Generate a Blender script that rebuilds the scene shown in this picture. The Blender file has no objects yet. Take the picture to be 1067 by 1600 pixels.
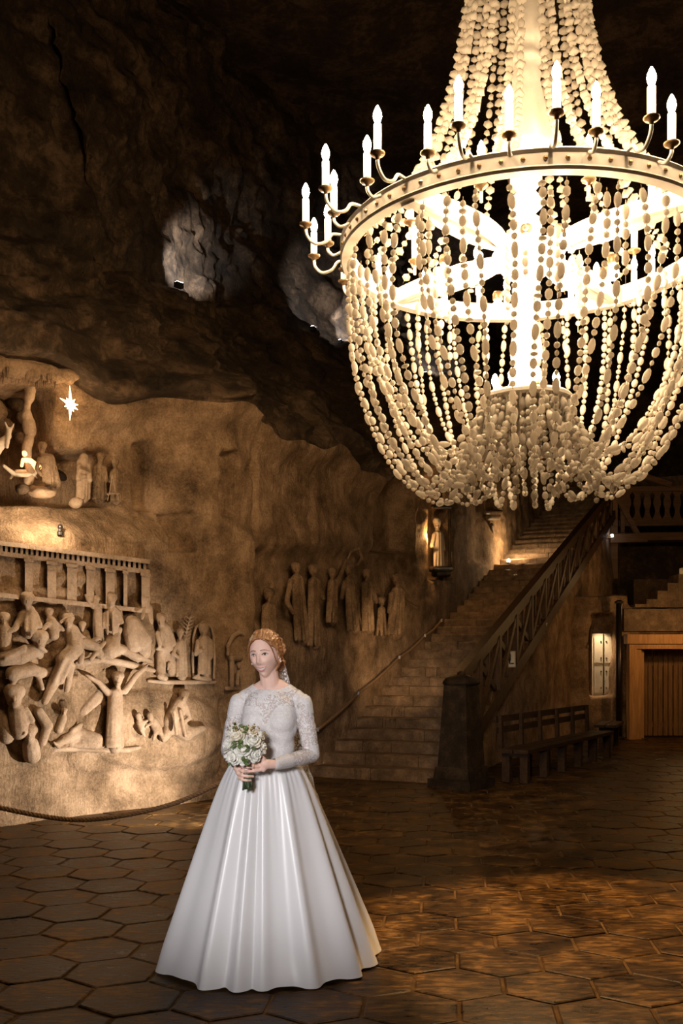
import bpy, bmesh, math, random
import numpy as np
from mathutils import Vector, Matrix, noise as mnoise
from mathutils.bvhtree import BVHTree

random.seed(7)
rng = np.random.default_rng(7)
SC = bpy.context.scene
COL = SC.collection
PI = math.pi

# ------------------------------------------------------------------ camera
HZ, FPX, CH = 1032.0, 1555.6, 1.56          # horizon row, focal length in px, eye height
cam_d = bpy.data.cameras.new('camera')
cam_d.sensor_fit = 'VERTICAL'; cam_d.sensor_height = 36.0; cam_d.lens = 35.0
cam_d.shift_y = 232.0 / 1600.0
cam_d.clip_end = 200
cam = bpy.data.objects.new('camera', cam_d); COL.objects.link(cam)
cam.location = (0, 0, CH); cam.rotation_euler = (PI / 2, 0, 0)
SC.camera = cam

# ------------------------------------------------------------------ world, exposure
world = bpy.data.worlds.new('world'); SC.world = world
world.use_nodes = True
bg = world.node_tree.nodes['Background']
bg.inputs[0].default_value = (1.0, 0.52, 0.20, 1); bg.inputs[1].default_value = 0.012
SC.view_settings.view_transform = 'Standard'
SC.view_settings.look = 'None'
SC.view_settings.exposure = 0.0
SC.view_settings.gamma = 1.0
SC.view_settings.use_curve_mapping = False
SC.cycles.use_denoising = True
SC.cycles.sample_clamp_indirect = 4.0
SC.cycles.max_bounces = 5
SC.cycles.diffuse_bounces = 3
SC.cycles.glossy_bounces = 3
SC.cycles.transparent_max_bounces = 12

WARM = (1.0, 0.57, 0.22)
def add_light(name, kind, loc, energy, color, target=None, radius=0.1, cone=60, blend=0.5):
    d = bpy.data.lights.new(name, kind)
    d.energy = energy; d.color = color
    if kind in ('POINT', 'SPOT'): d.shadow_soft_size = radius
    if kind == 'SPOT':
        d.spot_size = math.radians(cone); d.spot_blend = blend
    o = bpy.data.objects.new(name, d); COL.objects.link(o)
    o.location = loc
    if target is not None:
        o.rotation_euler = (Vector(target) - Vector(loc)).to_track_quat('-Z', 'Y').to_euler()
    return o

# the photographer's soft lamp on the bride, an added warm fill behind the camera
add_light('photo_lamp', 'SPOT', (-1.0, -0.4, 2.2), 900, (0.98, 0.95, 0.97), (-0.40, 4.95, 1.08), 0.35, 25, 0.5)
add_light('hall_fill', 'POINT', (1.8, -4.0, 5.2), 90, WARM, None, 0.7)
# flood on the floor behind the bride raking the carved wall from the lower right
add_light('relief_flood', 'SPOT', (-0.60, 9.25, 0.22), 520, (1.0, 0.93, 0.84), (-2.6, 10.2, 0.80), 0.05, 92, 1.0)
add_light('relief_flood_floor', 'SPOT', (-1.0, 10.35, 0.95), 40, (1.0, 0.80, 0.56), (-1.55, 10.25, 0.0), 0.05, 75, 0.5)

# ------------------------------------------------------------------ pixel <-> place
def at(px, py, Y):
    return Vector(((px - 533.5) / FPX * Y, Y, CH + (HZ - py) / FPX * Y))

# ------------------------------------------------------------------ value noise (numpy)
def _hash(i, j, k):
    h = (i * 374761393 + j * 668265263 + k * 2147483647 + 1274126177) & 0xffffffff
    h = ((h ^ (h >> 13)) * 1274126177) & 0xffffffff
    h = h ^ (h >> 16)
    return (h & 0xffff) / 65535.0
def vnoise(P):
    P = np.asarray(P, float); I = np.floor(P).astype(np.int64); F = P - I
    F = F * F * (3 - 2 * F); r = 0
    for a in (0, 1):
        for b in (0, 1):
            for c in (0, 1):
                w = (F[:, 0] if a else 1 - F[:, 0]) * (F[:, 1] if b else 1 - F[:, 1]) * (F[:, 2] if c else 1 - F[:, 2])
                r = r + w * _hash(I[:, 0] + a, I[:, 1] + b, I[:, 2] + c)
    return r * 2 - 1
def fbm(P, octv=4, lac=2.1, gain=0.5):
    P = np.asarray(P, float); s = 0; a = 1
    for i in range(octv):
        s = s + a * vnoise(P + 17.3 * i); P = P * lac; a *= gain
    return s
def sstep(a, b, x):
    t = np.clip((x - a) / (b - a), 0, 1); return t * t * (3 - 2 * t)

# ------------------------------------------------------------------ materials
MATS = {}
def nodes_of(name):
    m = bpy.data.materials.new(name); m.use_nodes = True
    nt = m.node_tree; b = nt.nodes['Principled BSDF']
    MATS[name] = m
    return m, nt, b
def N(nt, kind, **kw):
    n = nt.nodes.new(kind)
    for k, v in kw.items():
        if k in n.inputs: n.inputs[k].default_value = v
        else: setattr(n, k, v)
    return n
def ramp(nt, fac, stops):
    r = nt.nodes.new('ShaderNodeValToRGB')
    while len(r.color_ramp.elements) < len(stops): r.color_ramp.elements.new(0.5)
    for e, (p, c) in zip(r.color_ramp.elements, stops):
        e.position = p; e.color = (*c, 1) if len(c) == 3 else c
    nt.links.new(fac, r.inputs[0]); return r
def coords(nt, scale=(1, 1, 1), obj=True, rot=(0, 0, 0)):
    # world-position based coordinates so neighbouring pieces share one grain
    g = nt.nodes.new('ShaderNodeNewGeometry')
    mp = nt.nodes.new('ShaderNodeMapping'); mp.inputs['Scale'].default_value = scale
    mp.inputs['Rotation'].default_value = rot
    nt.links.new(g.outputs['Position'], mp.inputs[0]); return mp.outputs[0]

def rock_mat(name, c0, c1, c2, scale=3.0, rough=0.75, bump=0.5, chisel=0.0, spec=0.3, fine=9.0):
    m, nt, b = nodes_of(name)
    co = coords(nt)
    n1 = N(nt, 'ShaderNodeTexNoise', Scale=scale, Detail=9.0, Roughness=0.68); nt.links.new(co, n1.inputs['Vector'])
    n2 = N(nt, 'ShaderNodeTexNoise', Scale=scale * fine, Detail=6.0, Roughness=0.75); nt.links.new(co, n2.inputs['Vector'])
    mx = N(nt, 'ShaderNodeMath', operation='MULTIPLY_ADD'); mx.inputs[1].default_value = 0.35
    nt.links.new(n2.outputs[0], mx.inputs[0]); 
    mu = N(nt, 'ShaderNodeMath', operation='MULTIPLY'); mu.inputs[1].default_value = 0.7
    nt.links.new(n1.outputs[0], mu.inputs[0]); nt.links.new(mu.outputs[0], mx.inputs[2])
    r = ramp(nt, mx.outputs[0], [(0.38, c0), (0.52, c1), (0.66, c2)])
    nt.links.new(r.outputs[0], b.inputs['Base Color'])
    b.inputs['Roughness'].default_value = rough
    b.inputs['Specular IOR Level'].default_value = spec
    h = mx.outputs[0]
    if chisel:
        co2 = coords(nt, (14, 14, 3.2), rot=(0.25, 0.2, 0.3))
        n3 = N(nt, 'ShaderNodeTexNoise', Scale=2.2, Detail=3.0, Roughness=0.6, Distortion=0.4); nt.links.new(co2, n3.inputs['Vector'])
        ad = N(nt, 'ShaderNodeMath', operation='MULTIPLY_ADD'); ad.inputs[1].default_value = chisel
        nt.links.new(n3.outputs[0], ad.inputs[0]); nt.links.new(h, ad.inputs[2]); h = ad.outputs[0]
    bp = N(nt, 'ShaderNodeBump', Strength=bump, Distance=0.05)
    nt.links.new(h, bp.inputs['Height']); nt.links.new(bp.outputs[0], b.inputs['Normal'])
    return m
def plain(name, c, rough=0.5, metal=0.0, var=0.12, scale=12, bump=0.0, spec=0.5, sheen=0.0, coat=0.0, sss=0.0):
    m, nt, b = nodes_of(name)
    co = coords(nt)
    n1 = N(nt, 'ShaderNodeTexNoise', Scale=scale, Detail=5.0, Roughness=0.6); nt.links.new(co, n1.inputs['Vector'])
    lo = tuple(max(0, x * (1 - var)) for x in c); hi = tuple(min(1, x * (1 + var)) for x in c)
    r = ramp(nt, n1.outputs[0], [(0.3, lo), (0.7, hi)])
    nt.links.new(r.outputs[0], b.inputs['Base Color'])
    b.inputs['Roughness'].default_value = rough; b.inputs['Metallic'].default_value = metal
    b.inputs['Specular IOR Level'].default_value = spec
    b.inputs['Sheen Weight'].default_value = sheen; b.inputs['Coat Weight'].default_value = coat
    if sss:
        b.inputs['Subsurface Weight'].default_value = sss
        b.inputs['Subsurface Radius'].default_value = (0.012, 0.005, 0.003)
    if bump:
        bp = N(nt, 'ShaderNodeBump', Strength=bump, Distance=0.01)
        nt.links.new(n1.outputs[0], bp.inputs['Height']); nt.links.new(bp.outputs[0], b.inputs['Normal'])
    return m
def wood_mat(name, c0, c1, axis='Z', scale=5, rough=0.5):
    m, nt, b = nodes_of(name)
    sc = {'Z': (9, 9, 0.8), 'X': (0.8, 9, 9), 'Y': (9, 0.8, 9)}[axis]
    co = coords(nt, sc)
    n1 = N(nt, 'ShaderNodeTexNoise', Scale=scale * 0.5, Detail=6.0, Roughness=0.65, Distortion=0.6); nt.links.new(co, n1.inputs['Vector'])
    r = ramp(nt, n1.outputs[0], [(0.32, c0), (0.66, c1)])
    nt.links.new(r.outputs[0], b.inputs['Base Color'])
    b.inputs['Roughness'].default_value = rough; b.inputs['Specular IOR Level'].default_value = 0.2
    bp = N(nt, 'ShaderNodeBump', Strength=0.35, Distance=0.01)
    nt.links.new(n1.outputs[0], bp.inputs['Height']); nt.links.new(bp.outputs[0], b.inputs['Normal'])
    return m
def glow_mat(name, c, strength):
    m, nt, b = nodes_of(name)
    b.inputs['Base Color'].default_value = (*c, 1)
    b.inputs['Emission Color'].default_value = (*c, 1); b.inputs['Emission Strength'].default_value = strength
    # faint procedural unevenness
    co = coords(nt); n1 = N(nt, 'ShaderNodeTexNoise', Scale=40.0); nt.links.new(co, n1.inputs['Vector'])
    r = ramp(nt, n1.outputs[0], [(0.2, tuple(x * 0.9 for x in c)), (0.8, c)])
    nt.links.new(r.outputs[0], b.inputs['Emission Color'])
    return m

rock_mat('salt_wall', (0.075, 0.0450, 0.0232), (0.245, 0.1530, 0.0840), (0.480, 0.3170, 0.1920), 2.1, 0.88, 1.0, 0.45, 0.2, 20.0)
rock_mat('carved_salt', (0.2000, 0.1280, 0.0740), (0.3400, 0.2278, 0.1428), (0.4700, 0.3337, 0.2256), 3.5, 0.75, 0.55, 0.2, 0.25, 12.0)
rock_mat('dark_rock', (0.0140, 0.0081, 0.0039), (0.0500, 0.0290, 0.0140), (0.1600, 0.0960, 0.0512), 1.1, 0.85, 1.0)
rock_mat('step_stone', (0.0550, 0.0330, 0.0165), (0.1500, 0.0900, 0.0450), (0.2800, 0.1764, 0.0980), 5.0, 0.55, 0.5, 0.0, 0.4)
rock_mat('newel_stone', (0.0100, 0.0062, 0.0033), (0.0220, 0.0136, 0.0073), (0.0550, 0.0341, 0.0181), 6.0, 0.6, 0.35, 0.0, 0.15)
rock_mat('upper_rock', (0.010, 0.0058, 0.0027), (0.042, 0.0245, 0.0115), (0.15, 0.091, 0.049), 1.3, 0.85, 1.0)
rock_mat('pale_rock', (0.45, 0.36, 0.27), (0.58, 0.47, 0.36), (0.68, 0.57, 0.45), 4.0, 0.7, 0.4)
wood_mat('rail_wood', (0.040, 0.020, 0.009), (0.10, 0.053, 0.024), 'Z')
wood_mat('bench_wood', (0.028, 0.014, 0.006), (0.065, 0.034, 0.015), 'Y')
wood_mat('gate_wood', (0.34, 0.16, 0.055), (0.55, 0.29, 0.11), 'Z')
wood_mat('gate_slat_wood', (0.15, 0.075, 0.03), (0.28, 0.15, 0.06), 'Z')
wood_mat('beam_wood', (0.12, 0.065, 0.033), (0.22, 0.125, 0.065), 'X')
plain('white_paint', (0.62, 0.55, 0.44), 0.45, var=0.1, scale=8)
plain('sign_white', (0.75, 0.68, 0.58), 0.4, var=0.03)
plain('black_paint', (0.015, 0.013, 0.012), 0.4)
plain('lamp_metal', (0.06, 0.05, 0.045), 0.35, 0.8)
plain('rope_fibre', (0.20, 0.115, 0.055), 0.85, scale=60, var=0.35, bump=0.4)
plain('tube_white', (0.75, 0.68, 0.58), 0.3)
plain('chandelier_white', (0.84, 0.80, 0.74), 0.35, scale=9, var=0.1)
plain('brass_dark', (0.34, 0.22, 0.12), 0.3, 0.7, var=0.3)
glow_mat('candle_sleeve', (1.0, 0.84, 0.62), 1.6)  # milky sleeve: low glow stands in for the bulb's light in it
plain('satin', (0.80, 0.785, 0.785), 0.34, scale=3, var=0.02, sheen=0.25)
plain('skin', (0.88, 0.585, 0.475), 0.55, scale=25, var=0.05, sss=0.15)
plain('lips', (0.60, 0.25, 0.22), 0.35)
plain('teeth', (0.80, 0.76, 0.70), 0.25, var=0.02)
plain('eye_white', (0.70, 0.66, 0.62), 0.2, var=0.02)
plain('eye_dark', (0.05, 0.03, 0.02), 0.2)
plain('brow', (0.26, 0.14, 0.08), 0.7)
plain('rose_white', (0.80, 0.78, 0.70), 0.55, scale=30, var=0.05)
plain('rose_cream', (0.78, 0.72, 0.58), 0.55, scale=30, var=0.06)
plain('leaf_green', (0.10, 0.15, 0.04), 0.5, scale=40, var=0.4)
plain('stem_green', (0.055, 0.085, 0.035), 0.5, scale=40, var=0.3)
plain('berry', (0.32, 0.24, 0.10), 0.5, scale=60, var=0.4)
plain('gold', (0.8, 0.55, 0.2), 0.2, 1.0)
glow_mat('bulb_glow', (1.0, 0.69, 0.38), 400)
glow_mat('star_glow', (1.0, 0.66, 0.30), 14)
glow_mat('child_glow', (1.0, 0.42, 0.12), 6)
glow_mat('lamp_glow_white', (0.85, 0.92, 1.0), 20)
glow_mat('lamp_glow_warm', (1.0, 0.75, 0.45), 25)

# floor tiles: dark worn salt, half polished
m, nt, b = nodes_of('floor_tile')
co = coords(nt)
n1 = N(nt, 'ShaderNodeTexNoise', Scale=2.4, Detail=10.0, Roughness=0.72); nt.links.new(co, n1.inputs['Vector'])
co2 = coords(nt, (1.0, 3.0, 1.0))
n2 = N(nt, 'ShaderNodeTexNoise', Scale=9.0, Detail=6.0, Roughness=0.7); nt.links.new(co2, n2.inputs['Vector'])
mx = N(nt, 'ShaderNodeMath', operation='MULTIPLY_ADD'); mx.inputs[1].default_value = 0.5
mu = N(nt, 'ShaderNodeMath', operation='MULTIPLY'); mu.inputs[1].default_value = 0.5
nt.links.new(n1.outputs[0], mu.inputs[0]); nt.links.new(n2.outputs[0], mx.inputs[0]); nt.links.new(mu.outputs[0], mx.inputs[2])
r = ramp(nt, mx.outputs[0], [(0.43, (0.010, 0.005, 0.002)), (0.51, (0.055, 0.027, 0.008)), (0.60, (0.20, 0.105, 0.034))])
nt.links.new(r.outputs[0], b.inputs['Base Color'])
rr = ramp(nt, mx.outputs[0], [(0.40, (0.26,) * 3), (0.62, (0.62,) * 3)])
nt.links.new(rr.outputs[0], b.inputs['Roughness'])
b.inputs['Specular IOR Level'].default_value = 0.10
bp = N(nt, 'ShaderNodeBump', Strength=0.5, Distance=0.02)
nt.links.new(mx.outputs[0], bp.inputs['Height']); nt.links.new(bp.outputs[0], b.inputs['Normal'])
rock_mat('grout', (0.05, 0.028, 0.011), (0.10, 0.058, 0.025), (0.17, 0.10, 0.046), 8.0, 0.95, 0.4, 0.0, 0.08)

# translucent crystal beads
m, nt, b = nodes_of('crystal')
co = coords(nt); n1 = N(nt, 'ShaderNodeTexNoise', Scale=30.0, Detail=3.0); nt.links.new(co, n1.inputs['Vector'])
r = ramp(nt, n1.outputs[0], [(0.3, (0.88, 0.82, 0.74)), (0.7, (0.96, 0.93, 0.88))])
nt.links.new(r.outputs[0], b.inputs['Base Color']); b.inputs['Roughness'].default_value = 0.18
tr = N(nt, 'ShaderNodeBsdfTranslucent'); nt.links.new(r.outputs[0], tr.inputs[0])
ms = N(nt, 'ShaderNodeMixShader'); ms.inputs[0].default_value = 0.68
nt.links.new(b.outputs[0], ms.inputs[1]); nt.links.new(tr.outputs[0], ms.inputs[2])
nt.links.new(ms.outputs[0], nt.nodes['Material Output'].inputs[0])

# lace: white thread pattern over a sheer ground
def lace_mat(name, ground, thread_scale):
    m, nt, b = nodes_of(name)
    co = coords(nt)
    v = N(nt, 'ShaderNodeTexVoronoi', feature='F1', Scale=thread_scale * 1.6); nt.links.new(co, v.inputs['Vector'])
    n1 = N(nt, 'ShaderNodeTexNoise', Scale=thread_scale * 1.1, Detail=2.5, Roughness=0.6, Distortion=1.2); nt.links.new(co, n1.inputs['Vector'])
    a = ramp(nt, v.outputs[0], [(0.18, (1, 1, 1)), (0.34, (0, 0, 0))])
    c = ramp(nt, n1.outputs[0], [(0.47, (0, 0, 0)), (0.56, (1, 1, 1))])
    mxx = N(nt, 'ShaderNodeMath', operation='MAXIMUM'); nt.links.new(a.outputs[0], mxx.inputs[0]); nt.links.new(c.outputs[0], mxx.inputs[1])
    mr = N(nt, 'ShaderNodeMapRange'); mr.inputs[3].default_value = ground; mr.inputs[4].default_value = 0.95
    nt.links.new(mxx.outputs[0], mr.inputs[0])
    cr_ = ramp(nt, mxx.outputs[0], [(0.0, (0.74, 0.69, 0.67)), (1.0, (0.86, 0.84, 0.83))])
    nt.links.new(cr_.outputs[0], b.inputs['Base Color']); b.inputs['Roughness'].default_value = 0.55
    nt.links.new(mr.outputs[0], b.inputs['Alpha'])
    bp = N(nt, 'ShaderNodeBump', Strength=0.35, Distance=0.003)
    nt.links.new(mxx.outputs[0], bp.inputs['Height']); nt.links.new(bp.outputs[0], b.inputs['Normal'])
lace_mat('lace', 0.60, 62.0)
lace_mat('lace_dense', 0.97, 70.0)
lace_mat('veil_lace', 0.16, 60.0)
# hair
m, nt, b = nodes_of('hair')
co = coords(nt, (1, 0.35, 0.6), rot=(0.6, 0, 0)); n1 = N(nt, 'ShaderNodeTexNoise', Scale=130.0, Detail=3.0, Distortion=0.2); nt.links.new(co, n1.inputs['Vector'])
r = ramp(nt, n1.outputs[0], [(0.25, (0.20, 0.078, 0.028)), (0.55, (0.38, 0.175, 0.066)), (0.80, (0.56, 0.30, 0.13))])
nt.links.new(r.outputs[0], b.inputs['Base Color']); b.inputs['Roughness'].default_value = 0.38
bp = N(nt, 'ShaderNodeBump', Strength=0.5, Distance=0.004)
nt.links.new(n1.outputs[0], bp.inputs['Height']); nt.links.new(bp.outputs[0], b.inputs['Normal'])

# ------------------------------------------------------------------ mesh builder
class MB:
    def __init__(s): s.v = []; s.f = []; s.n = 0
    def add(s, V, F):
        V = [tuple(p) for p in V]
        s.f += [tuple(i + s.n for i in f) for f in F]; s.v += V; s.n += len(V)
        return s
    def box(s, c, size, R=None, jit=0.0, taper=1.0):
        c = Vector(c); hx, hy, hz = [q / 2 for q in size]
        V = []
        for z in (-1, 1):
            k = taper if z > 0 else 1
            for x, y in ((-1, -1), (1, -1), (1, 1), (-1, 1)):
                p = Vector((x * hx * k, y * hy * k, z * hz))
                if jit: p += Vector([random.uniform(-jit, jit) for _ in range(3)])
                if R is not None: p = R @ p
                V.append(c + p)
        return s.add(V, [(0, 3, 2, 1), (4, 5, 6, 7), (0, 1, 5, 4), (1, 2, 6, 5), (2, 3, 7, 6), (3, 0, 4, 7)])
    def bar(s, p0, p1, w, h, up=(0, 0, 1)):
        p0, p1 = Vector(p0), Vector(p1); d = p1 - p0; L = d.length; d.normalize()
        up = Vector(up); x = d.cross(up)
        if x.length < 1e-4: x = d.cross(Vector((1, 0, 0)))
        x.normalize(); u = x.cross(d)
        R = Matrix((x, d, u)).transposed()
        return s.box((p0 + p1) / 2, (w, L, h), R)
    def tube(s, pts, rad, seg=8, cap=True):
        pts = [Vector(p) for p in pts]; n = len(pts)
        if not hasattr(rad, '__len__'): rad = [rad] * n
        T = [(pts[min(i + 1, n - 1)] - pts[max(i - 1, 0)]).normalized() for i in range(n)]
        a = T[0].cross(Vector((0, 0, 1)))
        if a.length < 1e-3: a = T[0].cross(Vector((1, 0, 0)))
        a.normalize(); V = []
        for i in range(n):
            a = (a - T[i] * a.dot(T[i])); a.normalize(); b_ = T[i].cross(a)
            for k in range(seg):
                q = 2 * PI * k / seg
                V.append(pts[i] + (a * math.cos(q) + b_ * math.sin(q)) * rad[i])
        F = []
        for i in range(n - 1):
            for k in range(seg):
                k2 = (k + 1) % seg
                F.append((i * seg + k, i * seg + k2, (i + 1) * seg + k2, (i + 1) * seg + k))
        if cap:
            F.append(tuple(range(seg - 1, -1, -1))); F.append(tuple(range((n - 1) * seg, n * seg)))
        return s.add(V, F)
    def lathe(s, prof, c=(0, 0, 0), seg=24, sx=1, sy=1, cap=True):
        c = Vector(c); V = []; n = len(prof)
        for r, z in prof:
            for k in range(seg):
                q = 2 * PI * k / seg
                V.append(c + Vector((r * math.cos(q) * sx, r * math.sin(q) * sy, z)))
        F = []
        for i in range(n - 1):
            for k in range(seg):
                k2 = (k + 1) % seg
                F.append((i * seg + k, i * seg + k2, (i + 1) * seg + k2, (i + 1) * seg + k))
        if cap:
            F.append(tuple(range(seg - 1, -1, -1))); F.append(tuple(range((n - 1) * seg, n * seg)))
        return s.add(V, F)
    def ell(s, c, r, R=None, seg=10, ring=7):
        if not hasattr(r, '__len__'): r = (r, r, r)
        c = Vector(c); V = [Vector((0, 0, -r[2]))]
        for i in range(1, ring):
            ph = -PI / 2 + PI * i / ring
            for k in range(seg):
                q = 2 * PI * k / seg
                V.append(Vector((r[0] * math.cos(ph) * math.cos(q), r[1] * math.cos(ph) * math.sin(q), r[2] * math.sin(ph))))
        V.append(Vector((0, 0, r[2])))
        if R is not None: V = [R @ p for p in V]
        V = [c + p for p in V]; F = []
        for k in range(seg): F.append((0, 1 + (k + 1) % seg, 1 + k))
        for i in range(ring - 2):
            for k in range(seg):
                a = 1 + i * seg; k2 = (k + 1) % seg
                F.append((a + k, a + k2, a + seg + k2, a + seg + k))
        t = len(V) - 1; a = 1 + (ring - 2) * seg
        for k in range(seg): F.append((t, a + k, a + (k + 1) % seg))
        return s.add(V, F)
    def cap(s, p0, r0, p1, r1, seg=12):
        # tapered capsule
        p0, p1 = Vector(p0), Vector(p1); d = p1 - p0; L = max(d.length, 1e-6); d = d / L
        pts, rad = [], []
        for q in (-88, -60, -30, 0):
            pts.append(p0 + d * r0 * math.sin(math.radians(q))); rad.append(r0 * math.cos(math.radians(q)))
        for q in (0, 30, 60, 88):
            pts.append(p1 + d * r1 * math.sin(math.radians(q))); rad.append(r1 * math.cos(math.radians(q)))
        return s.tube(pts, rad, seg)
    def grid(s, P, nu, nv, wrapu=False, flip=False):
        F = []
        for i in range(nu if wrapu else nu - 1):
            for j in range(nv - 1):
                a, b_, c, d = i * nv + j, ((i + 1) % nu) * nv + j, ((i + 1) % nu) * nv + j + 1, i * nv + j + 1
                F.append((a, d, c, b_) if flip else (a, b_, c, d))
        return s.add(P, F)
    def mesh(s, name, smooth=False, origin=(0, 0, 0)):
        me = bpy.data.meshes.new(name)
        o = Vector(origin)
        me.from_pydata([(x - o.x, y - o.y, z - o.z) for x, y, z in s.v], [], s.f)
        me.update()
        if smooth: me.polygons.foreach_set('use_smooth', [True] * len(me.polygons))
        return me
    def build(s, name, mat, parent=None, smooth=False, origin=None, fixn=False):
        if origin is None:
            V = np.array(s.v); lo, hi = V.min(0), V.max(0)
            origin = Vector(((lo[0] + hi[0]) / 2, (lo[1] + hi[1]) / 2, lo[2]))
        me = s.mesh(name, smooth, origin)
        if fixn:
            bm = bmesh.new(); bm.from_mesh(me); bmesh.ops.recalc_face_normals(bm, faces=bm.faces); bm.to_mesh(me); bm.free()
        me.materials.append(MATS[mat])
        return link(name, me, parent, origin)

def link(name, me, parent=None, loc=(0, 0, 0)):
    o = bpy.data.objects.new(name, me); COL.objects.link(o)
    loc = Vector(loc)
    if parent is not None:
        o.parent = parent; loc = loc - WLOC(parent)
    o.location = loc
    return o
def WLOC(o):
    l = Vector(o.location)
    while o.parent: o = o.parent; l = l + Vector(o.location)
    return l
def tag(o, label=None, cat=None, group=None, kind=None):
    if label: o['label'] = label
    if cat: o['category'] = cat
    if group: o['group'] = group
    if kind: o['kind'] = kind
    return o
def thing(name, loc, label, cat, group=None):
    o = bpy.data.objects.new(name, None); COL.objects.link(o); o.location = loc
    o.empty_display_size = 0.1
    return tag(o, label, cat, group)
def bake(o, mods, smooth=True):
    # apply modifiers without operators
    for kind, kw in mods:
        md = o.modifiers.new(kind.lower(), kind)
        for k, v in kw.items(): setattr(md, k, v)
    bpy.context.view_layer.update()
    dg = bpy.context.evaluated_depsgraph_get()
    me = bpy.data.meshes.new_from_object(o.evaluated_get(dg))
    old = o.data; mats = [q for q in old.materials]
    o.modifiers.clear(); o.data = me
    nm = old.name; bpy.data.meshes.remove(old); me.name = nm
    me.materials.clear()
    for q in mats: me.materials.append(q)
    if smooth: me.polygons.foreach_set('use_smooth', [True] * len(me.polygons))
    return o
def fuse(mb, name, mat, parent=None, voxel=0.015, it=4, apply=False):
    o = mb.build(name, mat, parent, True)
    if apply: return bake(o, [('REMESH', dict(mode='VOXEL', voxel_size=voxel)), ('SMOOTH', dict(factor=0.5, iterations=it))])
    md = o.modifiers.new('remesh', 'REMESH'); md.mode = 'VOXEL'; md.voxel_size = voxel; md.use_smooth_shade = True
    md = o.modifiers.new('smooth', 'SMOOTH'); md.factor = 0.5; md.iterations = it
    return o
def catmull(p, m):
    out = []
    for i in range(len(p) - 1):
        a, b_, c, d = p[max(i - 1, 0)], p[i], p[i + 1], p[min(i + 2, len(p) - 1)]
        for k in range(m):
            t = k / m
            out.append(0.5 * ((2 * b_) + (c - a) * t + (2 * a - 5 * b_ + 4 * c - d) * t * t + (3 * b_ - a - 3 * c + d) * t ** 3))
    out.append(p[-1]); return out
# ================================================================== THE SETTING
# plan of the left wall: oblique carved wall, blunt corner, then straight along the stairs
SD = Vector((0.4147, 0.90996, 0)); SW = Vector((0.90996, -0.4147, 0))      # stair direction, stair width direction
S0 = Vector((-0.38, 13.40, 0)); SWID = 1.80
RISE, RUN, NSTEP = 0.145, 0.368, 46
WA, WC = Vector((-5.6, 6.985)), Vector((-1.30, 11.35))
WD = WC + Vector((0.4147, 0.90996)) * 27
_raw = []
for i in range(40): _raw.append(WA.lerp(WC, i / 40))
for i in range(220): _raw.append(WC.lerp(WD, i / 219))
_raw = np.array([tuple(p) for p in _raw])
_d = np.r_[0, np.cumsum(np.linalg.norm(np.diff(_raw, axis=0), axis=1))]
UC = float(_d[40]); UMAX = float(_d[-1])
def path(u):
    u = np.asarray(u, float)
    def ev(q): return np.stack([np.interp(q, _d, _raw[:, 0]), np.interp(q, _d, _raw[:, 1])], -1)
    w = 0.30                                                   # blunt the corner
    return (ev(u - w) + ev(u - w / 2) + ev(u) + ev(u + w / 2) + ev(u + w)) / 5
def pnorm(u):
    e = 0.15; t = path(np.asarray(u) + e) - path(np.asarray(u) - e)
    t = t / np.linalg.norm(t, axis=-1, keepdims=True)
    return np.stack([t[..., 1], -t[..., 0]], -1)               # towards the room
_us = np.linspace(0.4, UMAX - 0.4, 6000); _pp = path(_us)
_px = 533.5 + FPX * _pp[:, 0] / _pp[:, 1]
def wall_u(px): return float(np.interp(px, _px, _us))
def W(px, py, out=0.0):
    """point on (or out of) the left wall seen at a pixel; out in metres along the wall's normal"""
    q = px
    for _ in range(5):                       # find the place on the set-back or proud surface on that sight line
        u = wall_u(q); p = path(u); n = pnorm(u); x, y = p[0] + n[0] * out, p[1] + n[1] * out
        q += px - (533.5 + FPX * x / y)
    u = wall_u(q); p = path(u); n = pnorm(u); x, y = p[0] + n[0] * out, p[1] + n[1] * out
    return Vector((x, y, CH + (HZ - py) / FPX * y))
def wscale(px): return float(path(wall_u(px))[1]) / FPX          # metres per pixel there
def wframe(px):
    n = pnorm(wall_u(px)); n3 = Vector((n[0], n[1], 0)); t3 = Vector((-n[1], n[0], 0))
    return t3, n3

# niches and masses of the wall, given where they stand (x0, x1, y0, y1, depth, softness)
NICHES = [(-120, 104, 600, 778, -0.95, 9), (104, 196, 700, 784, -0.42, 7), (236, 262, 684, 792, -0.16, 3),
          (346, 371, 706, 806, -0.26, 3), (398, 640, 862, 975, -0.13, 14), (590, 642, 690, 862, -0.36, 4),
          (672, 704, 762, 905, -0.30, 3), (735, 762, 700, 880, -0.18, 5), (268, 312, 800, 862, -0.14, 3), (395, 402, 640, 1010, -0.06, 2), (486, 492, 700, 850, -0.05, 2)]
BUMPS = [(216, 992, 30, 52, 0.13), (235, 1140, 120, 66, 0.10), (130, 1020, 60, 30, 0.10), (60, 990, 70, 26, 0.09),
         (60, 1130, 60, 60, 0.11), (150, 1180, 50, 30, 0.05), (20, 1040, 40, 50, 0.10), (300, 1175, 60, 50, 0.06),
         (92, 1046, 15, 16, -0.12), (140, 994, 10, 14, -0.10), (84, 1100, 12, 16, -0.09), (160, 1128, 9, 26, -0.08), (112, 1050, 10, 8, -0.08), (20, 1010, 14, 8, -0.08), (196, 940, 7, 16, -0.07), (240, 972, 8, 18, -0.07), (262, 1130, 10, 22, -0.06), (206, 1140, 8, 12, -0.06), (60, 930, 70, 14, 0.05), (110, 905, 40, 10, 0.04)]
def bump_off(px, py):
    o = 0.0
    for x, y, rx, ry, h in BUMPS:
        q = ((px - x) / rx) ** 2 + ((py - y) / ry) ** 2
        o = o + h * np.sqrt(np.clip(1 - q, 0, 1)) * sstep(1.0, 0.8, q)
    return o
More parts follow.
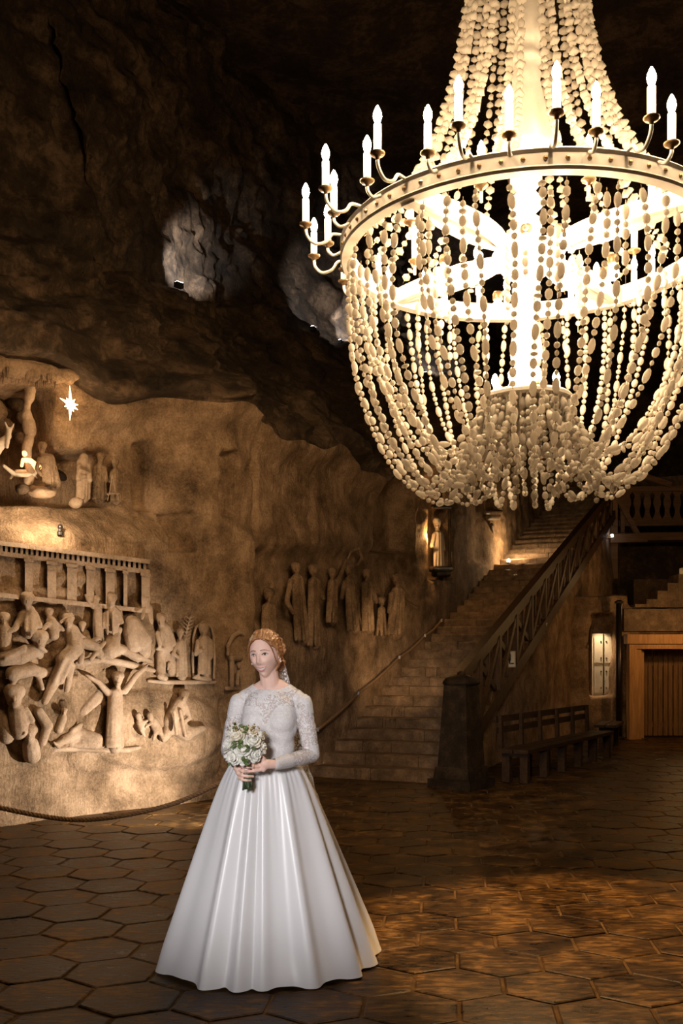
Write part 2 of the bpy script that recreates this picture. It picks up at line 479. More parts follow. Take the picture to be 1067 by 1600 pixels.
def wall_off(px, py):
    o = np.zeros_like(px)
    # the bank under the grotto slopes back
    k = 1 - sstep(250, 330, px)
    o += -0.32 * sstep(848, 785, py) * k
    for x0, x1, y0, y1, d, s in NICHES:
        o += d * sstep(x0 - s, x0 + s, px) * sstep(x1 + s, x1 - s, px) * sstep(y0 - s, y0 + s, py) * sstep(y1 + s, y1 - s, py)
    o += bump_off(px, py)
    # vertical pillar edge at the corner
    o += 0.10 * np.exp(-((px - 383) / 15.0) ** 2) * sstep(820, 840, py)
    o -= 0.10 * np.exp(-((px - 348) / 3.5) ** 2) * sstep(1085, 1100, py) * sstep(1216, 1206, py)
    return o
def ztop(u): return 4.40 + 2.6 * sstep(UC + 4.0, UC + 12, u) + 0.10 * np.sin(u * 2.3) + 0.06 * np.sin(u * 5.1)
def zledge(u): return 6.55 + 0.95 * sstep(UC, UC + 6, u) + 2.2 * sstep(UC + 6, UC + 14, u) + 0.12 * np.sin(u * 1.7 + 1)

# lower, dressed wall
nu, nv = 560, 190
uu = np.r_[np.linspace(0.5, UC + 3.5, 360), np.linspace(UC + 3.55, UMAX - 0.5, 200)]
UU = uu[:, None] + np.zeros((1, nv)); VV = np.linspace(0, 1, nv)[None, :] + np.zeros((nu, 1))
ZT = ztop(UU); Z = -0.05 + VV * (ZT + 0.05)
PB, PN = path(uu), pnorm(uu)
BXX = PB[:, 0][:, None] + 0 * UU; BYY = PB[:, 1][:, None] + 0 * UU
px = 533.5 + FPX * BXX / BYY; py = HZ - (Z - CH) * FPX / BYY
Q = np.stack([BXX, BYY, Z], -1).reshape(-1, 3)
o = wall_off(px, py)
o += (0.035 * fbm(Q * 1.1, 3)).reshape(nu, nv) + (0.030 * fbm(Q * 5.5, 4)).reshape(nu, nv) * (0.5 + 0.5 * (py < 850))
o += 0.18 * sstep(ZT - 0.35, ZT - 0.02, Z)                                   # lip under the raw rock
o += 0.12 * np.clip(0.25 - Z, 0, 1)                                          # foot of the wall
P = np.stack([BXX + PN[:, 0][:, None] * o, BYY + PN[:, 1][:, None] * o, Z], -1)
TOPROW = P[:, -1].copy()
wl = MB().grid(P.reshape(-1, 3), nu, nv).build('wall_left', 'salt_wall', None, True)
tag(wl, 'carved salt rock wall running along the left and the stairs', None, None, 'structure')
# raw rock above: slopes back to a ledge, then rises to the roof
nv2 = 120
t = np.linspace(0, 1, nv2)
kt = np.array([0, 0.06, 0.40, 0.44, 1.0]); ko = np.array([0.18, 0.10, -2.15, -2.40, -3.5])
O = np.interp(t, kt, ko)[None, :] + np.zeros((nu, 1)); Z2 = np.empty((nu, nv2))
zt_, zl_ = ztop(uu), zledge(uu)
for i in range(nu): Z2[i] = np.interp(t, kt, [zt_[i], zt_[i] + 0.18, zl_[i], zl_[i] + 0.02, 13.2])
Q = np.stack([PB[:, 0][:, None] + O, PB[:, 1][:, None] + O * 0.7, Z2], -1).reshape(-1, 3)
am = sstep(0, 0.05, t)[None, :]
O = O + am * (0.30 * fbm(Q * 0.55 + 31, 4) + 0.20 * np.abs(fbm(Q * 1.7 + 5, 4)) + 0.10 * np.abs(fbm(Q * 5.0 + 2, 3))).reshape(nu, nv2)
Z2 = Z2 + am * sstep(1, .9, t)[None, :] * 0.08 * fbm(Q * 0.9 + 9, 3).reshape(nu, nv2)
P2 = np.stack([PB[:, 0][:, None] + PN[:, 0][:, None] * O, PB[:, 1][:, None] + PN[:, 1][:, None] * O, Z2], -1)
P2[:, 0] = TOPROW
UP_BVH = None
P2 = np.array(P2)
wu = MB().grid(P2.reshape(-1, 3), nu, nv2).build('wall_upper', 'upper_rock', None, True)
UP_BVH = BVHTree.FromPolygons([tuple(q) for q in P2.reshape(-1, 3)], [(i * nv2 + j, (i + 1) * nv2 + j, (i + 1) * nv2 + j + 1, i * nv2 + j + 1) for i in range(nu - 1) for j in range(nv2 - 1)])
tag(wu, 'raw dark rock above the carved wall', None, None, 'structure')

# roof and far walls
def rock_sheet(name, P0, U, V, nu, nv, amp, mat, fr=0.5):
    P0, U, V = map(np.array, (P0, U, V)); n = np.cross(U, V).astype(float); n /= np.linalg.norm(n)
    a, b_ = np.meshgrid(np.linspace(0, 1, nu), np.linspace(0, 1, nv), indexing='ij')
    Q = P0 + a[..., None] * U + b_[..., None] * V; Q = Q.reshape(-1, 3)
    d = fbm(Q * fr, 4) * amp + fbm(Q * fr * 4 + 3, 3) * amp * 0.25
    o = MB().grid(Q + n * d[:, None], nu, nv).build(name, mat, None, True)
    return tag(o, None, None, None, 'structure')
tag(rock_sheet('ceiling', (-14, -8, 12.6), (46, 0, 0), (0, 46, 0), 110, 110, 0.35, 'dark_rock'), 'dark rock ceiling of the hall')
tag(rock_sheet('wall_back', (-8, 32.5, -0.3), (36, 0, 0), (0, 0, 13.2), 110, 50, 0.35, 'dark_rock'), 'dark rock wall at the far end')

# ------------------------------------------------------------------ floor with hexagonal slabs
HEXW = 0.43; HR = HEXW / math.sqrt(3); GAP = 0.018
def walls_x(y):
    return float(np.interp(y, _pp[:, 1], _pp[:, 0]))
fl = MB().box((3.0, 13.0, -0.052), (26, 42, 0.09)).build('floor', 'grout', None)
tag(fl, 'dark floor of worn hexagonal salt slabs', None, None, 'structure')
rot = math.radians(-6); cr, sr = math.cos(rot), math.sin(rot)
cells = []
for j in range(-12, 70):
    for i in range(-40, 70):
        x0 = (i + 0.5 * (j % 2)) * HEXW; y0 = j * HEXW * 0.866
        x, y = x0 * cr - y0 * sr, 1.5 + x0 * sr + y0 * cr
        if y < -0.5 or y > 24 or x > 12 or x < -5.5: continue
        if y > 7.0 and x < walls_x(y) - 0.25: continue
        cells.append((x, y))
def hexverts(tilt=0.0):
    V = []
    for r_, z in ((HR - GAP / 2, -0.02), (HR - GAP / 2, -0.004), (HR - GAP / 2 - 0.010, 0.0)):
        for k in range(6):
            q = rot + PI / 6 + k * PI / 3
            V.append((r_ * math.cos(q), r_ * math.sin(q), z))
    F = []
    for i in (0, 1):
        for k in range(6):
            k2 = (k + 1) % 6; F.append((i * 6 + k, i * 6 + k2, i * 6 + 6 + k2, i * 6 + 6 + k))
    F.append(tuple(range(12, 18)))
    return V, F
HV, HF = hexverts()
hme = MB().add(HV, HF).mesh('floor_tile'); hme.materials.append(MATS['floor_tile'])
def seen(x, y):
    if y < 3.9: return False
    px, py = 533.5 + FPX * x / y, HZ + FPX * CH / y
    return -90 < px < 1157 and py < 1700
vis = sorted([c for c in cells if seen(*c)], key=lambda c: c[1])[:300]
vs = set(vis)
tz = lambda x, y: 0.0025 * math.sin(x * 37.1 + y * 91.7)
for x, y in vis:
    t = bpy.data.objects.new('floor_tile', hme); COL.objects.link(t); t.parent = fl
    t.location = Vector((x, y, tz(x, y))) - Vector(fl.location)
    t.rotation_euler = (0.006 * math.sin(x * 51 + y * 13), 0.006 * math.sin(x * 23 + y * 71), 0)
mb = MB()
for x, y in cells:
    if (x, y) in vs: continue
    dz = tz(x, y)
    mb.add([(a + x, b_ + y, c + dz) for a, b_, c in HV], HF)
rest = mb.build('floor_tiles_beyond', 'floor_tile', fl); rest['kind'] = 'stuff'

# ------------------------------------------------------------------ the great staircase
stairs = bpy.data.objects.new('staircase', None); COL.objects.link(stairs); stairs.location = S0 + SW * SWID / 2
tag(stairs, 'long straight flight of worn stone steps climbing along the carved wall', None, None, 'structure')
RS = Matrix((SW, SD, Vector((0, 0, 1)))).transposed()
def chip_box(mb, c, size, R):
    # a stone block with a softened, chipped front edge
    hx, hy, hz = [q / 2 for q in size]; k = 7; prof = [(-hy, -hz), (-hy, hz - 0.026), (-hy + 0.020, hz), (hy, hz), (hy, -hz)]
    V = []
    for i in range(k):
        x = -hx + 2 * hx * i / (k - 1)
        for j, (y, z) in enumerate(prof):
            q = 0.008 if j in (1, 2) else 0.003
            V.append(Vector(c) + R @ Vector((x, y + random.uniform(-q, q), z + random.uniform(-q, q * 0.6))))
    F = []
    for i in range(k - 1):
        for j in range(5):
            j2 = (j + 1) % 5; F.append((i * 5 + j, i * 5 + j2, (i + 1) * 5 + j2, (i + 1) * 5 + j))
    F += [tuple(range(4, -1, -1)), tuple(range((k - 1) * 5, k * 5))]
    mb.add(V, F)
for n in range(NSTEP):
    cuts = [-0.12] + sorted(random.sample([0.42, 0.62, 0.85, 1.02, 1.2, 1.38], 2 if n < 30 else 1)) + [SWID + (0.05 if n else 0.0)]
    for a, b_ in zip(cuts[:-1], cuts[1:]):
        mb = MB(); h = RISE + 0.02; dp = RUN + 0.10
        c = S0 + SW * ((a + b_) / 2) + SD * (n * RUN + dp / 2 - 0.035) + Vector((0, 0, (n + 1) * RISE - h / 2 + random.uniform(-.003, .003)))
        chip_box(mb, c, (b_ - a - 0.008, dp, h), RS)
        mb.build('step_stone', 'step_stone', stairs, fixn=True)
Lend = NSTEP * RUN
lt = S0 + SW * 1.7 + SD * (Lend + 2.4)
o = MB().box(lt + Vector((0, 0, NSTEP * RISE - 0.35)), (3.8, 4.9, 0.7), RS).build('stair_landing', 'step_stone', stairs)

# wall under the stairs, a solid wedge of rock
R0 = S0 + SW * SWID
def under_top(L): return np.maximum(0.02, (L / RUN) * RISE - 0.10)
nL, nZ = 120, 60; Q = []
for i in range(nL):
    L = 0.25 + (Lend - 0.3) * i / (nL - 1); top = float(under_top(np.array(L)))
    base = R0 + SD * L + SW * (-0.03)
    z = np.linspace(-0.05, top, nZ)
    pts = np.stack([np.full(nZ, base.x), np.full(nZ, base.y), z], -1)
    d = 0.07 * fbm(pts * 0.9 + 4, 4) * sstep(0, 0.4, top - z) + 0.03
    pts[:, 0] += SW.x * d; pts[:, 1] += SW.y * d
    Q.append(np.vstack([pts, [[base.x - SW.x * 0.6, base.y - SW.y * 0.6, top]], [[base.x - SW.x * 0.6, base.y - SW.y * 0.6, -0.05]]]))
us = MB().grid(np.array(Q).reshape(-1, 3), nL, nZ + 2, flip=False).build('wall_under_stairs', 'salt_wall', None, True)
tag(us, 'rough salt wedge wall under the staircase', None, None, 'structure')

# ------------------------------------------------------------------ right: wall with recess and gate opening
def ywall(px, py, Y): return at(px, py, Y)
NY = 20.0
mb = MB()
def slab(mb, x0, x1, y0, y1, Y, th):
    a, b_ = at(x0, y1, Y), at(x1, y0, Y)
    return mb.box(((a.x + b_.x) / 2, Y + th / 2, (a.z + b_.z) / 2), (abs(b_.x - a.x), th, abs(b_.z - a.z)))
slab(mb, 880, 921, 950, 1154, NY, 0.9)
slab(mb, 921, 962, 1088, 1154, NY, 0.9)
slab(mb, 962, 981, 950, 1154, NY, 0.9)
slab(mb, 921, 962, 950, 1154, NY + 0.55, 0.3)
slab(mb, 962, 1240, 950, 992, NY + 0.02, 0.9)
slab(mb, 880, 981, 930, 957, NY + 0.01, 0.9)
slab(mb, 1130, 1240, 950, 1154, NY, 0.9)
o = mb.build('wall_right', 'salt_wall', None)
o = bake(o, [('REMESH', dict(mode='VOXEL', voxel_size=0.05))], True)
V = np.array([v.co for v in o.data.vertices]); d = 0.05 * fbm(V * 1.7, 4)
for v, q in zip(o.data.vertices, d): v.co += v.normal * float(q)
tag(o, 'salt wall with a lit recess and the gate opening', None, None, 'structure')
# rock mass behind the gate passage and platform behind
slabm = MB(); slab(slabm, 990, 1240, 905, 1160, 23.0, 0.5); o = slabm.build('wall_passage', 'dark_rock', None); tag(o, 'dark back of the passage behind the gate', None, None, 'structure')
# stepped parapet above the gate, climbing to the right
par = thing('stepped_parapet', at(1030, 950, NY + 0.2), 'stepped stone parapet climbing to the right above the wooden gate', 'parapet')
xs = [958, 992, 1010, 1027, 1043, 1060, 1077, 1094, 1111, 1128]; ys = [968, 950, 942, 929, 917, 903, 890, 877, 864, 851]
for i in range(1, len(xs) - 1):
    b1 = MB(); slab(b1, xs[i] + 0.15, xs[i + 1] - 0.15, ys[i] - 6, 949, NY + 0.1, 0.6)
    b1.build('parapet_stone', 'step_stone', par)
b1 = MB(); slab(b1, 975, 1140, 951.5, 986, NY - 0.14, 0.12)
b1.build('lintel_stone', 'step_stone', par)
o = MB(); slab(o, 958, 1300, 853, 1000, 25.3, 1.0)
o = o.build('wall_gallery', 'dark_rock', None); tag(o, 'dark wall under the timber gallery', None, None, 'structure')
# ================================================================== RIGHT-HAND THINGS
def rail_pt(L, h=0.0, side=0.03): return R0 + SD * L + SW * side + Vector((0, 0, h))
def rail_z(L): return 1.30 + (L - 0.5) * 0.360
def str_z(L): return 0.22 + (L - 0.5) * 0.394
railing = thing('stair_railing', rail_pt(0.6), 'dark timber stair railing with posts and crossed braces along the staircase', 'railing')
LE = 13.4
MB().bar(rail_pt(0.25, rail_z(0.25)), rail_pt(LE, rail_z(LE)), 0.13, 0.12).build('handrail', 'rail_wood', railing)
MB().bar(rail_pt(0.25, rail_z(0.25) - .11), rail_pt(LE, rail_z(LE) - .11), 0.07, 0.09).build('under_rail', 'rail_wood', railing)
MB().bar(rail_pt(0.35, str_z(0.35)), rail_pt(LE, str_z(LE)), 0.12, 0.20).build('stringer', 'rail_wood', railing)
posts = [0.55 + 1.0 * k for k in range(13)]
for i, L in enumerate(posts):
    a, b_ = rail_pt(L, str_z(L) - 0.15), rail_pt(L, rail_z(L) - 0.03)
    MB().bar(a, b_, 0.11, 0.10, SD).build('post', 'rail_wood', railing)
    if i + 1 < len(posts):
        L2 = posts[i + 1]
        MB().bar(rail_pt(L, str_z(L) + .08, 0.05), rail_pt(L2, rail_z(L2) - .12, 0.05), 0.05, 0.09).build('brace', 'rail_wood', railing)
        MB().bar(rail_pt(L, rail_z(L) - .12, 0.01), rail_pt(L2, str_z(L2) + .08, 0.01), 0.05, 0.09).build('brace', 'rail_wood', railing)
        for q in (0.33, 0.67) if i > 3 else (0.5,):
            Lm = L + q
            MB().bar(rail_pt(Lm, str_z(Lm)), rail_pt(Lm, rail_z(Lm) - .05), 0.05, 0.05, SD).build('picket', 'rail_wood', railing)

# newel: a tapered dark stone pier with a low domed cap, on a stepped plinth
nb = at(722, 1240, 11.95); nb.z = 0; nb = Vector((1.47, 12.22, 0))
newel = thing('newel_pier', nb, 'tapered dark newel pier with domed cap at the foot of the stairs', 'pillar')
RN = Matrix.Rotation(math.radians(-38), 3, 'Z')
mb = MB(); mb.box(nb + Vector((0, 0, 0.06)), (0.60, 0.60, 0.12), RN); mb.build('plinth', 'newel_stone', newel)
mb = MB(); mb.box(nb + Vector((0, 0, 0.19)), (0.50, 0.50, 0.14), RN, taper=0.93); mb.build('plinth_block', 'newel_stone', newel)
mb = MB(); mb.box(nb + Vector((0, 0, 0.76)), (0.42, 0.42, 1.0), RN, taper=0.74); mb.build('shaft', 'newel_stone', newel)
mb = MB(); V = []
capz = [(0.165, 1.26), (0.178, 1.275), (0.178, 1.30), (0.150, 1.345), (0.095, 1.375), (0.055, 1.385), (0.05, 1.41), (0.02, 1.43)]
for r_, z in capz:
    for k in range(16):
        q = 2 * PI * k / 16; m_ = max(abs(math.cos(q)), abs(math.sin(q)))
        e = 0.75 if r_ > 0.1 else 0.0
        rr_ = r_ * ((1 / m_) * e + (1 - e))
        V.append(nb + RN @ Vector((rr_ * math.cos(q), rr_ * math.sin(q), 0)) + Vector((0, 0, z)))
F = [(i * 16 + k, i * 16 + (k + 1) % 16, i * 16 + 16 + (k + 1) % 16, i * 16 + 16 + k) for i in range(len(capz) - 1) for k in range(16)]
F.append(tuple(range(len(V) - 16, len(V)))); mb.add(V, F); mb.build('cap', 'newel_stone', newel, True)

# notice on the railing
sp = R0 + SD * 3.35 + SW * 0.12; sp.z = CH + (HZ - 1030) / FPX * sp.y
sx = (798 - 533.5) / FPX * sp.y - sp.x; sp.x += sx
sign = thing('notice_plate', sp, 'small white notice plate with black pictogram fixed to the stair railing', 'sign')
MB().box(sp, (0.15, 0.012, 0.26)).build('plate', 'sign_white', sign)
f = MB()
for cx, cz, w, h in ((0, 0.1215, 0.142, 0.006), (0, -0.1215, 0.142, 0.006), (-0.068, 0, 0.006, 0.249), (0.068, 0, 0.006, 0.249)):
    f.box(sp + Vector((cx, -0.008, cz)), (w, 0.004, h))
f.build('border', 'black_paint', sign)
f = MB(); f.box(sp + Vector((-0.022, -0.008, -0.01)), (0.026, 0.004, 0.10)); f.ell(sp + Vector((-0.022, -0.008, 0.060)), (0.014, 0.004, 0.016))
f.build('pictogram_figure', 'black_paint', sign)
f = MB(); f.box(sp + Vector((0.022, -0.008, -0.068)), (0.05, 0.004, 0.022)); f.box(sp + Vector((-0.016, -0.008, -0.07)), (0.02, 0.004, 0.018))
f.build('pictogram_base', 'black_paint', sign)

# pale lamp tubes on the railing
def tube_lamp(xa, ya, xb, yb, L, label, glow=False):
    c = R0 + SD * L + SW * 0.14; Y = c.y
    a, b_ = at(xa, ya, Y), at(xb, yb, Y - 0.05)
    t = thing('tube_lamp', (a + b_) / 2, label, 'lamp', 'lamp tubes on the stair railing')
    MB().tube([a, a.lerp(b_, 0.5), b_], 0.034, 10).build('tube', 'tube_white', t, True)
    d = (b_ - a).normalized()
    MB().tube([a - d * 0.035, a + d * 0.012], 0.042, 10).build('end_cap', 'lamp_metal', t, True)
    MB().bar(a + Vector((0, 0, .01)), R0 + SD * L + SW * 0.06 + Vector((0, 0, a.z)), 0.02, 0.02).build('bracket', 'lamp_metal', t)
    if glow: MB().ell(b_, 0.04).build('lens', 'lamp_glow_white', t, True)
tube_lamp(833, 972, 855, 976, 5.6, 'pale lamp tube on the railing just above the white notice')
tube_lamp(881, 898, 899, 910, 8.3, 'tilted pale lamp tube halfway up the stair railing')
tube_lamp(946, 840, 956, 837, 12.6, 'small lit lamp at the upper post of the stair railing', True)

# bench with a slatted back in front of the stair wall
ba, bb = Vector((2.02, 12.75, 0)), Vector((4.05, 16.2, 0)); bd = (bb - ba).normalized(); bn = Vector((bd.y, -bd.x, 0))
bench = thing('bench', (ba + bb) / 2, 'long dark wooden bench with rail back against the stair wall', 'bench')
up = Vector((0, 0, 1)); BL = (bb - ba).length
for k in (0.0, 0.16):
    MB().bar(ba + bn * (0.08 + k * 1.3) + up * 0.40, bb + bn * (0.08 + k * 1.3) + up * 0.40, 0.19, 0.05).build('seat_plank', 'bench_wood', bench)
for z in (0.66, 0.80):
    MB().bar(ba - bn * 0.06 + up * z, bb - bn * 0.06 + up * z, 0.035, 0.085).build('back_rail', 'bench_wood', bench)
for k in range(6):
    q = ba + bd * (0.12 + (BL - 0.24) * k / 5)
    MB().bar(q - bn * 0.02 + up * 0.42, q - bn * 0.03 + up * 0.84, 0.05, 0.07, bd).build('back_post', 'bench_wood', bench)
    mb = MB(); mb.bar(q + bn * 0.06, q + bn * 0.06 + up * 0.375, 0.10, 0.10, bd); mb.bar(q + bn * 0.30, q + bn * 0.30 + up * 0.375, 0.10, 0.10, bd)
    mb.bar(q - bn * .0 + up * .35, q + bn * .36 + up * .35, 0.06, 0.05); mb.build('leg', 'bench_wood', bench)
# low side table/second bench beyond
b2a, b2b = Vector((4.55, 17.2, 0)), Vector((5.02, 18.4, 0)); b2d = (b2b - b2a).normalized(); b2n = Vector((b2d.y, -b2d.x, 0))
bench2 = thing('low_bench', (b2a + b2b) / 2, 'short backless plank bench beside the lit recess', 'bench')
for k in (-0.1, 0.1): MB().bar(b2a + b2n * k + up * .42, b2b + b2n * k + up * .42, 0.18, 0.045).build('seat_plank', 'bench_wood', bench2)
for k in (0.15, 0.85):
    q = b2a.lerp(b2b, k); MB().bar(q - b2n * .12 + up * .2, q + b2n * .12 + up * .2, 0.08, 0.40).build('leg', 'bench_wood', bench2)

# white panelled shutter in the recess
cc = at(943, 1090, NY + 0.50)
cab = thing('shutter', cc, 'white panelled shutter with dark studs in the lit recess', 'shutter')
a, b_ = at(925, 1087, NY + 0.49), at(960, 990, NY + 0.49)
MB().box(((a.x + b_.x) / 2, NY + 0.52, (a.z + b_.z) / 2), (b_.x - a.x, 0.06, b_.z - a.z)).build('board', 'white_paint', cab)
wd, ht = b_.x - a.x, b_.z - a.z
for i in (0, 1):
    for j in (0, 1):
        c = Vector((a.x + wd * (0.27 + 0.46 * i), NY + 0.475, a.z + ht * (0.26 + 0.48 * j)))
        MB().box(c, (wd * 0.38, 0.03, ht * 0.42)).build('panel', 'white_paint', cab)
        st = MB()
        for dz in (-0.17, 0.17): st.ell(c + Vector(((0.5 - i) * wd * 0.22, -0.02, dz)), 0.016)
        st.build('stud', 'black_paint', cab, True)
MB().box((a.x + wd / 2, NY + 0.475, a.z + ht / 2), (0.018, 0.02, ht)).build('centre_strip', 'black_paint', cab)
pole = at(967, 1154, NY - 0.25)
pl = thing('iron_pole', (pole.x, NY - .25, 0), 'dark iron pole standing between the recess and the gate', 'pole')
MB().tube([(pole.x, NY - .25, 0), (pole.x, NY - .25, 2.7)], 0.06, 12).build('shaft', 'lamp_metal', pl, True)
MB().lathe([(0.11, 0), (0.11, 0.03), (0.065, 0.06)], (pole.x, NY - .25, 0), 14).build('foot', 'lamp_metal', pl)
MB().lathe([(0.06, 2.68), (0.085, 2.70), (0.085, 2.73), (0.03, 2.76)], (pole.x, NY - .25, 0), 14).build('cap', 'lamp_metal', pl)
add_light('recess_lamp', 'SPOT', at(941, 964, NY + 0.22), 75, (1.0, 0.72, 0.42), at(941, 1060, NY + 0.42), 0.02, 70, 0.9)

# the wooden gate
GY = 19.75
gl, gr_ = at(981, 1154, GY), at(1130, 1154, GY); ztopg = at(0, 991, GY).z; zlin = at(0, 1013, GY).z
gate = thing('wooden_gate', ((gl.x + gr_.x) / 2, GY, 0), 'orange wooden gate frame closed with vertical slats at the right', 'gate')
jw = at(1001, 0, GY).x - gl.x
for k, (dx, w) in enumerate(((0.0, jw * 0.55), (jw * 0.58, jw * 0.40))):
    MB().box((gl.x + dx + w / 2, GY + 0.03 * k, zlin / 2), (w, 0.22 - .04 * k, zlin)).build('jamb', 'gate_wood', gate)
MB().box((gr_.x - jw / 2, GY, zlin / 2), (jw, 0.22, zlin)).build('jamb', 'gate_wood', gate)
MB().box(((gl.x + gr_.x) / 2, GY - 0.02, (zlin + ztopg) / 2 + 0.04), (gr_.x - gl.x + 0.1, 0.26, (ztopg - zlin) * 0.66)).build('lintel', 'gate_wood', gate)
MB().box(((gl.x + gr_.x) / 2, GY, zlin - 0.0 + (ztopg - zlin) * 0.12), (gr_.x - gl.x, 0.2, (ztopg - zlin) * 0.34)).build('lintel_moulding', 'gate_wood', gate)
x = gl.x + jw + 0.03; k = 0
while x < gr_.x - jw - 0.05:
    w = 0.085; MB().box((x + w / 2, GY + 0.62 + 0.012 * (k % 2), zlin / 2), (w, 0.03, zlin - 0.05)).build('slat', 'gate_slat_wood', gate)
    x += w + 0.018; k += 1
MB().box((gl.x + jw * 1.25, GY + 0.36, zlin / 2 - .02), (0.05, 0.56, zlin - 0.06)).build('reveal_board', 'gate_wood', gate)
for z in (0.25, zlin - 0.3): MB().box(((gl.x + gr_.x) / 2, GY + 0.66, z), (gr_.x - gl.x - 2 * jw, 0.04, 0.10)).build('cross_rail', 'gate_slat_wood', gate)
add_light('gate_lamp', 'POINT', (6.6, 18.3, 2.3), 45, (1.0, 0.55, 0.2), None, 0.06)

# timber landing with balustrade, upper right
LY = 24.7
def beam(name, xa, ya, xb, yb, Y, w, h, par, mat='beam_wood'): return MB().bar(at(xa, ya, Y), at(xb, yb, Y), w, h).build(name, mat, par)
gal = thing('timber_gallery', at(1010, 850, LY), 'dark timber gallery with a cut board balustrade above the gate', 'gallery')
beam('floor_beam', 948, 841, 1300, 836, LY, 0.5, 0.19, gal)
beam('tie_beam', 952, 842, 1010, 841, LY - .35, 0.18, 0.20, gal)
MB().bar(at(958, 905, LY - .2), at(958, 752, LY - .2), 0.16, 0.18, (1, 0, 0)).build('post', 'beam_wood', gal)
MB().bar(at(972, 842, LY - .1), at(972, 770, LY - .1), 0.1, 0.1, (1, 0, 0)).build('post', 'beam_wood', gal)
MB().bar(at(964, 778, LY - .25), at(998, 838, LY - .25), 0.11, 0.11, (0, 1, 0)).build('brace', 'beam_wood', gal)
beam('top_rail', 966, 765, 1300, 760, LY, 0.14, 0.12, gal)
beam('bottom_rail', 966, 818, 1300, 814, LY, 0.12, 0.14, gal)
beam('roof_brace', 1000, 742, 1048, 758, LY - .1, 0.12, 0.13, gal)
# each baluster is a fretted board, narrow at the waist
bx0 = at(972, 0, LY).x; pitch = 15.6 / FPX * LY
for k in range(14):
    z0, z1 = at(0, 814, LY).z, at(0, 768, LY).z; x = bx0 + (k + 0.5) * pitch; V = []
    prof = [(0, .5), (.08, .5), (.16, .34), (.30, .22), (.42, .24), (.52, .36), (.62, .40), (.72, .36), (.86, .24), (.94, .42), (1, .5)]
    for y in (LY - .02, LY + .02):
        for t, w in prof:
            V.append((x - w * pitch * .96, y, z0 + (z1 - z0) * t)); V.append((x + w * pitch * .96, y, z0 + (z1 - z0) * t))
    n = len(prof); F = []
    for i in range(n - 1):
        a = 2 * i; F.append((a, a + 1, a + 3, a + 2)); c = a + 2 * n; F.append((c, c + 2, c + 3, c + 1))
        F.append((a, a + 2, c + 2, c)); F.append((a + 1, c + 1, c + 3, a + 3))
    MB().add(V, F).build('baluster', 'beam_wood', gal, fixn=True)
add_light('gallery_lamp', 'POINT', at(1035, 900, 21.6), 16, WARM, None, 0.08)
add_light('stair_wall_fill_low', 'SPOT', nb + Vector((0.0, 0.0, 1.75)), 300, (1.0, 0.68, 0.37), W(600, 1025, 0), 0.15, 44, 1.0)  # added spot without fixture above the newel, brightens the stair wall

# small lamp on the steps by the wall, lighting wall and treads
def step_lamp(px, py, label, e):
    u = wall_u(px); p = path(u); n = pnorm(u); z = CH + (HZ - py) / FPX * p[1]
    c = Vector((p[0] + n[0] * .22, p[1] + n[1] * .22, z))
    L = (c - S0).dot(SD); c.z = (int(L / RUN) + 1) * RISE + 0.001
    t = thing('step_lamp', c, label, 'lamp')
    MB().lathe([(0.05, 0), (0.05, 0.02), (0.035, 0.03), (0.035, 0.07)], c, 12).build('base', 'lamp_metal', t)
    MB().ell(c + Vector((0, 0, 0.10)), (0.04, 0.04, 0.045)).build('bulb', 'lamp_glow_warm', t, True)
    add_light('step_lamp_light', 'POINT', c + Vector((0.12, -0.12, 0.35)), e, (1.0, 0.7, 0.38), None, 0.05)
step_lamp(779, 852, 'small lit lamp on a step against the wall high on the stairs', 42)

# rope handrail pinned along the stair wall
rp = [(496, 1140), (560, 1083), (624, 1027), (664, 993), (690, 969)]
hr = thing('rope_handrail', W(600, 1050, .1), 'thin rope handrail pinned along the wall beside the lower steps', 'rope')
pts = []
for (xa, ya), (xb, yb) in zip(rp[:-1], rp[1:]):
    for t in np.linspace(0, 1, 10)[:-1]:
        pts.append(W(xa + (xb - xa) * t, ya + (yb - ya) * t + 3.0 * math.sin(PI * t), 0.12))
pts.append(W(690, 969, 0.12)); MB().tube(pts, 0.022, 8).build('rope', 'rope_fibre', hr, True)
for x, y in rp: MB().bar(W(x, y, -0.08), W(x, y, 0.15), 0.03, 0.05).build('pin', 'lamp_metal', hr)

# rope barrier in front of the relief
def rope_mesh(pts, r):
    mb = MB(); n = len(pts)
    for s in range(3):
        q = []
        for i, p in enumerate(pts):
            T = (pts[min(i + 1, n - 1)] - pts[max(i - 1, 0)]).normalized(); a = T.cross(Vector((0, 0, 1))).normalized(); b_ = T.cross(a)
            th = i * 0.9 + s * 2 * PI / 3
            q.append(p + (a * math.cos(th) + b_ * math.sin(th)) * r * 0.55)
        mb.tube(q, r * 0.62, 6)
    return mb
ctl = [(-150, 1218, 7.9), (-70, 1246, 7.95), (0, 1262, 8.0), (70, 1276, 8.05), (130, 1281, 8.1), (200, 1273, 8.2), (270, 1256, 8.3), (330, 1230, 8.4), (380, 1204, 8.5), (418, 1180, 8.55)]
cp = [at(*c) for c in ctl]
rope = rope_mesh(catmull(cp, 26), 0.019).build('barrier_rope', 'rope_fibre', None, True)
tag(rope, 'thick twisted rope sagging low in front of the carved relief', 'rope')
for (p, lab) in ((cp[-1], 'dark barrier post hidden behind the bride'), (cp[0], 'dark barrier post at the left end of the rope')):
    pt = thing('barrier_post', (p.x, p.y, 0), lab, 'post', 'rope barrier posts')
    MB().lathe([(0.13, 0), (0.13, 0.02), (0.05, 0.04), (0.022, 0.06), (0.022, p.z + .02), (0.035, p.z + .03), (0.035, p.z + .07), (0.01, p.z + .09)], (p.x, p.y, 0), 16).build('shaft', 'lamp_metal', pt, True)
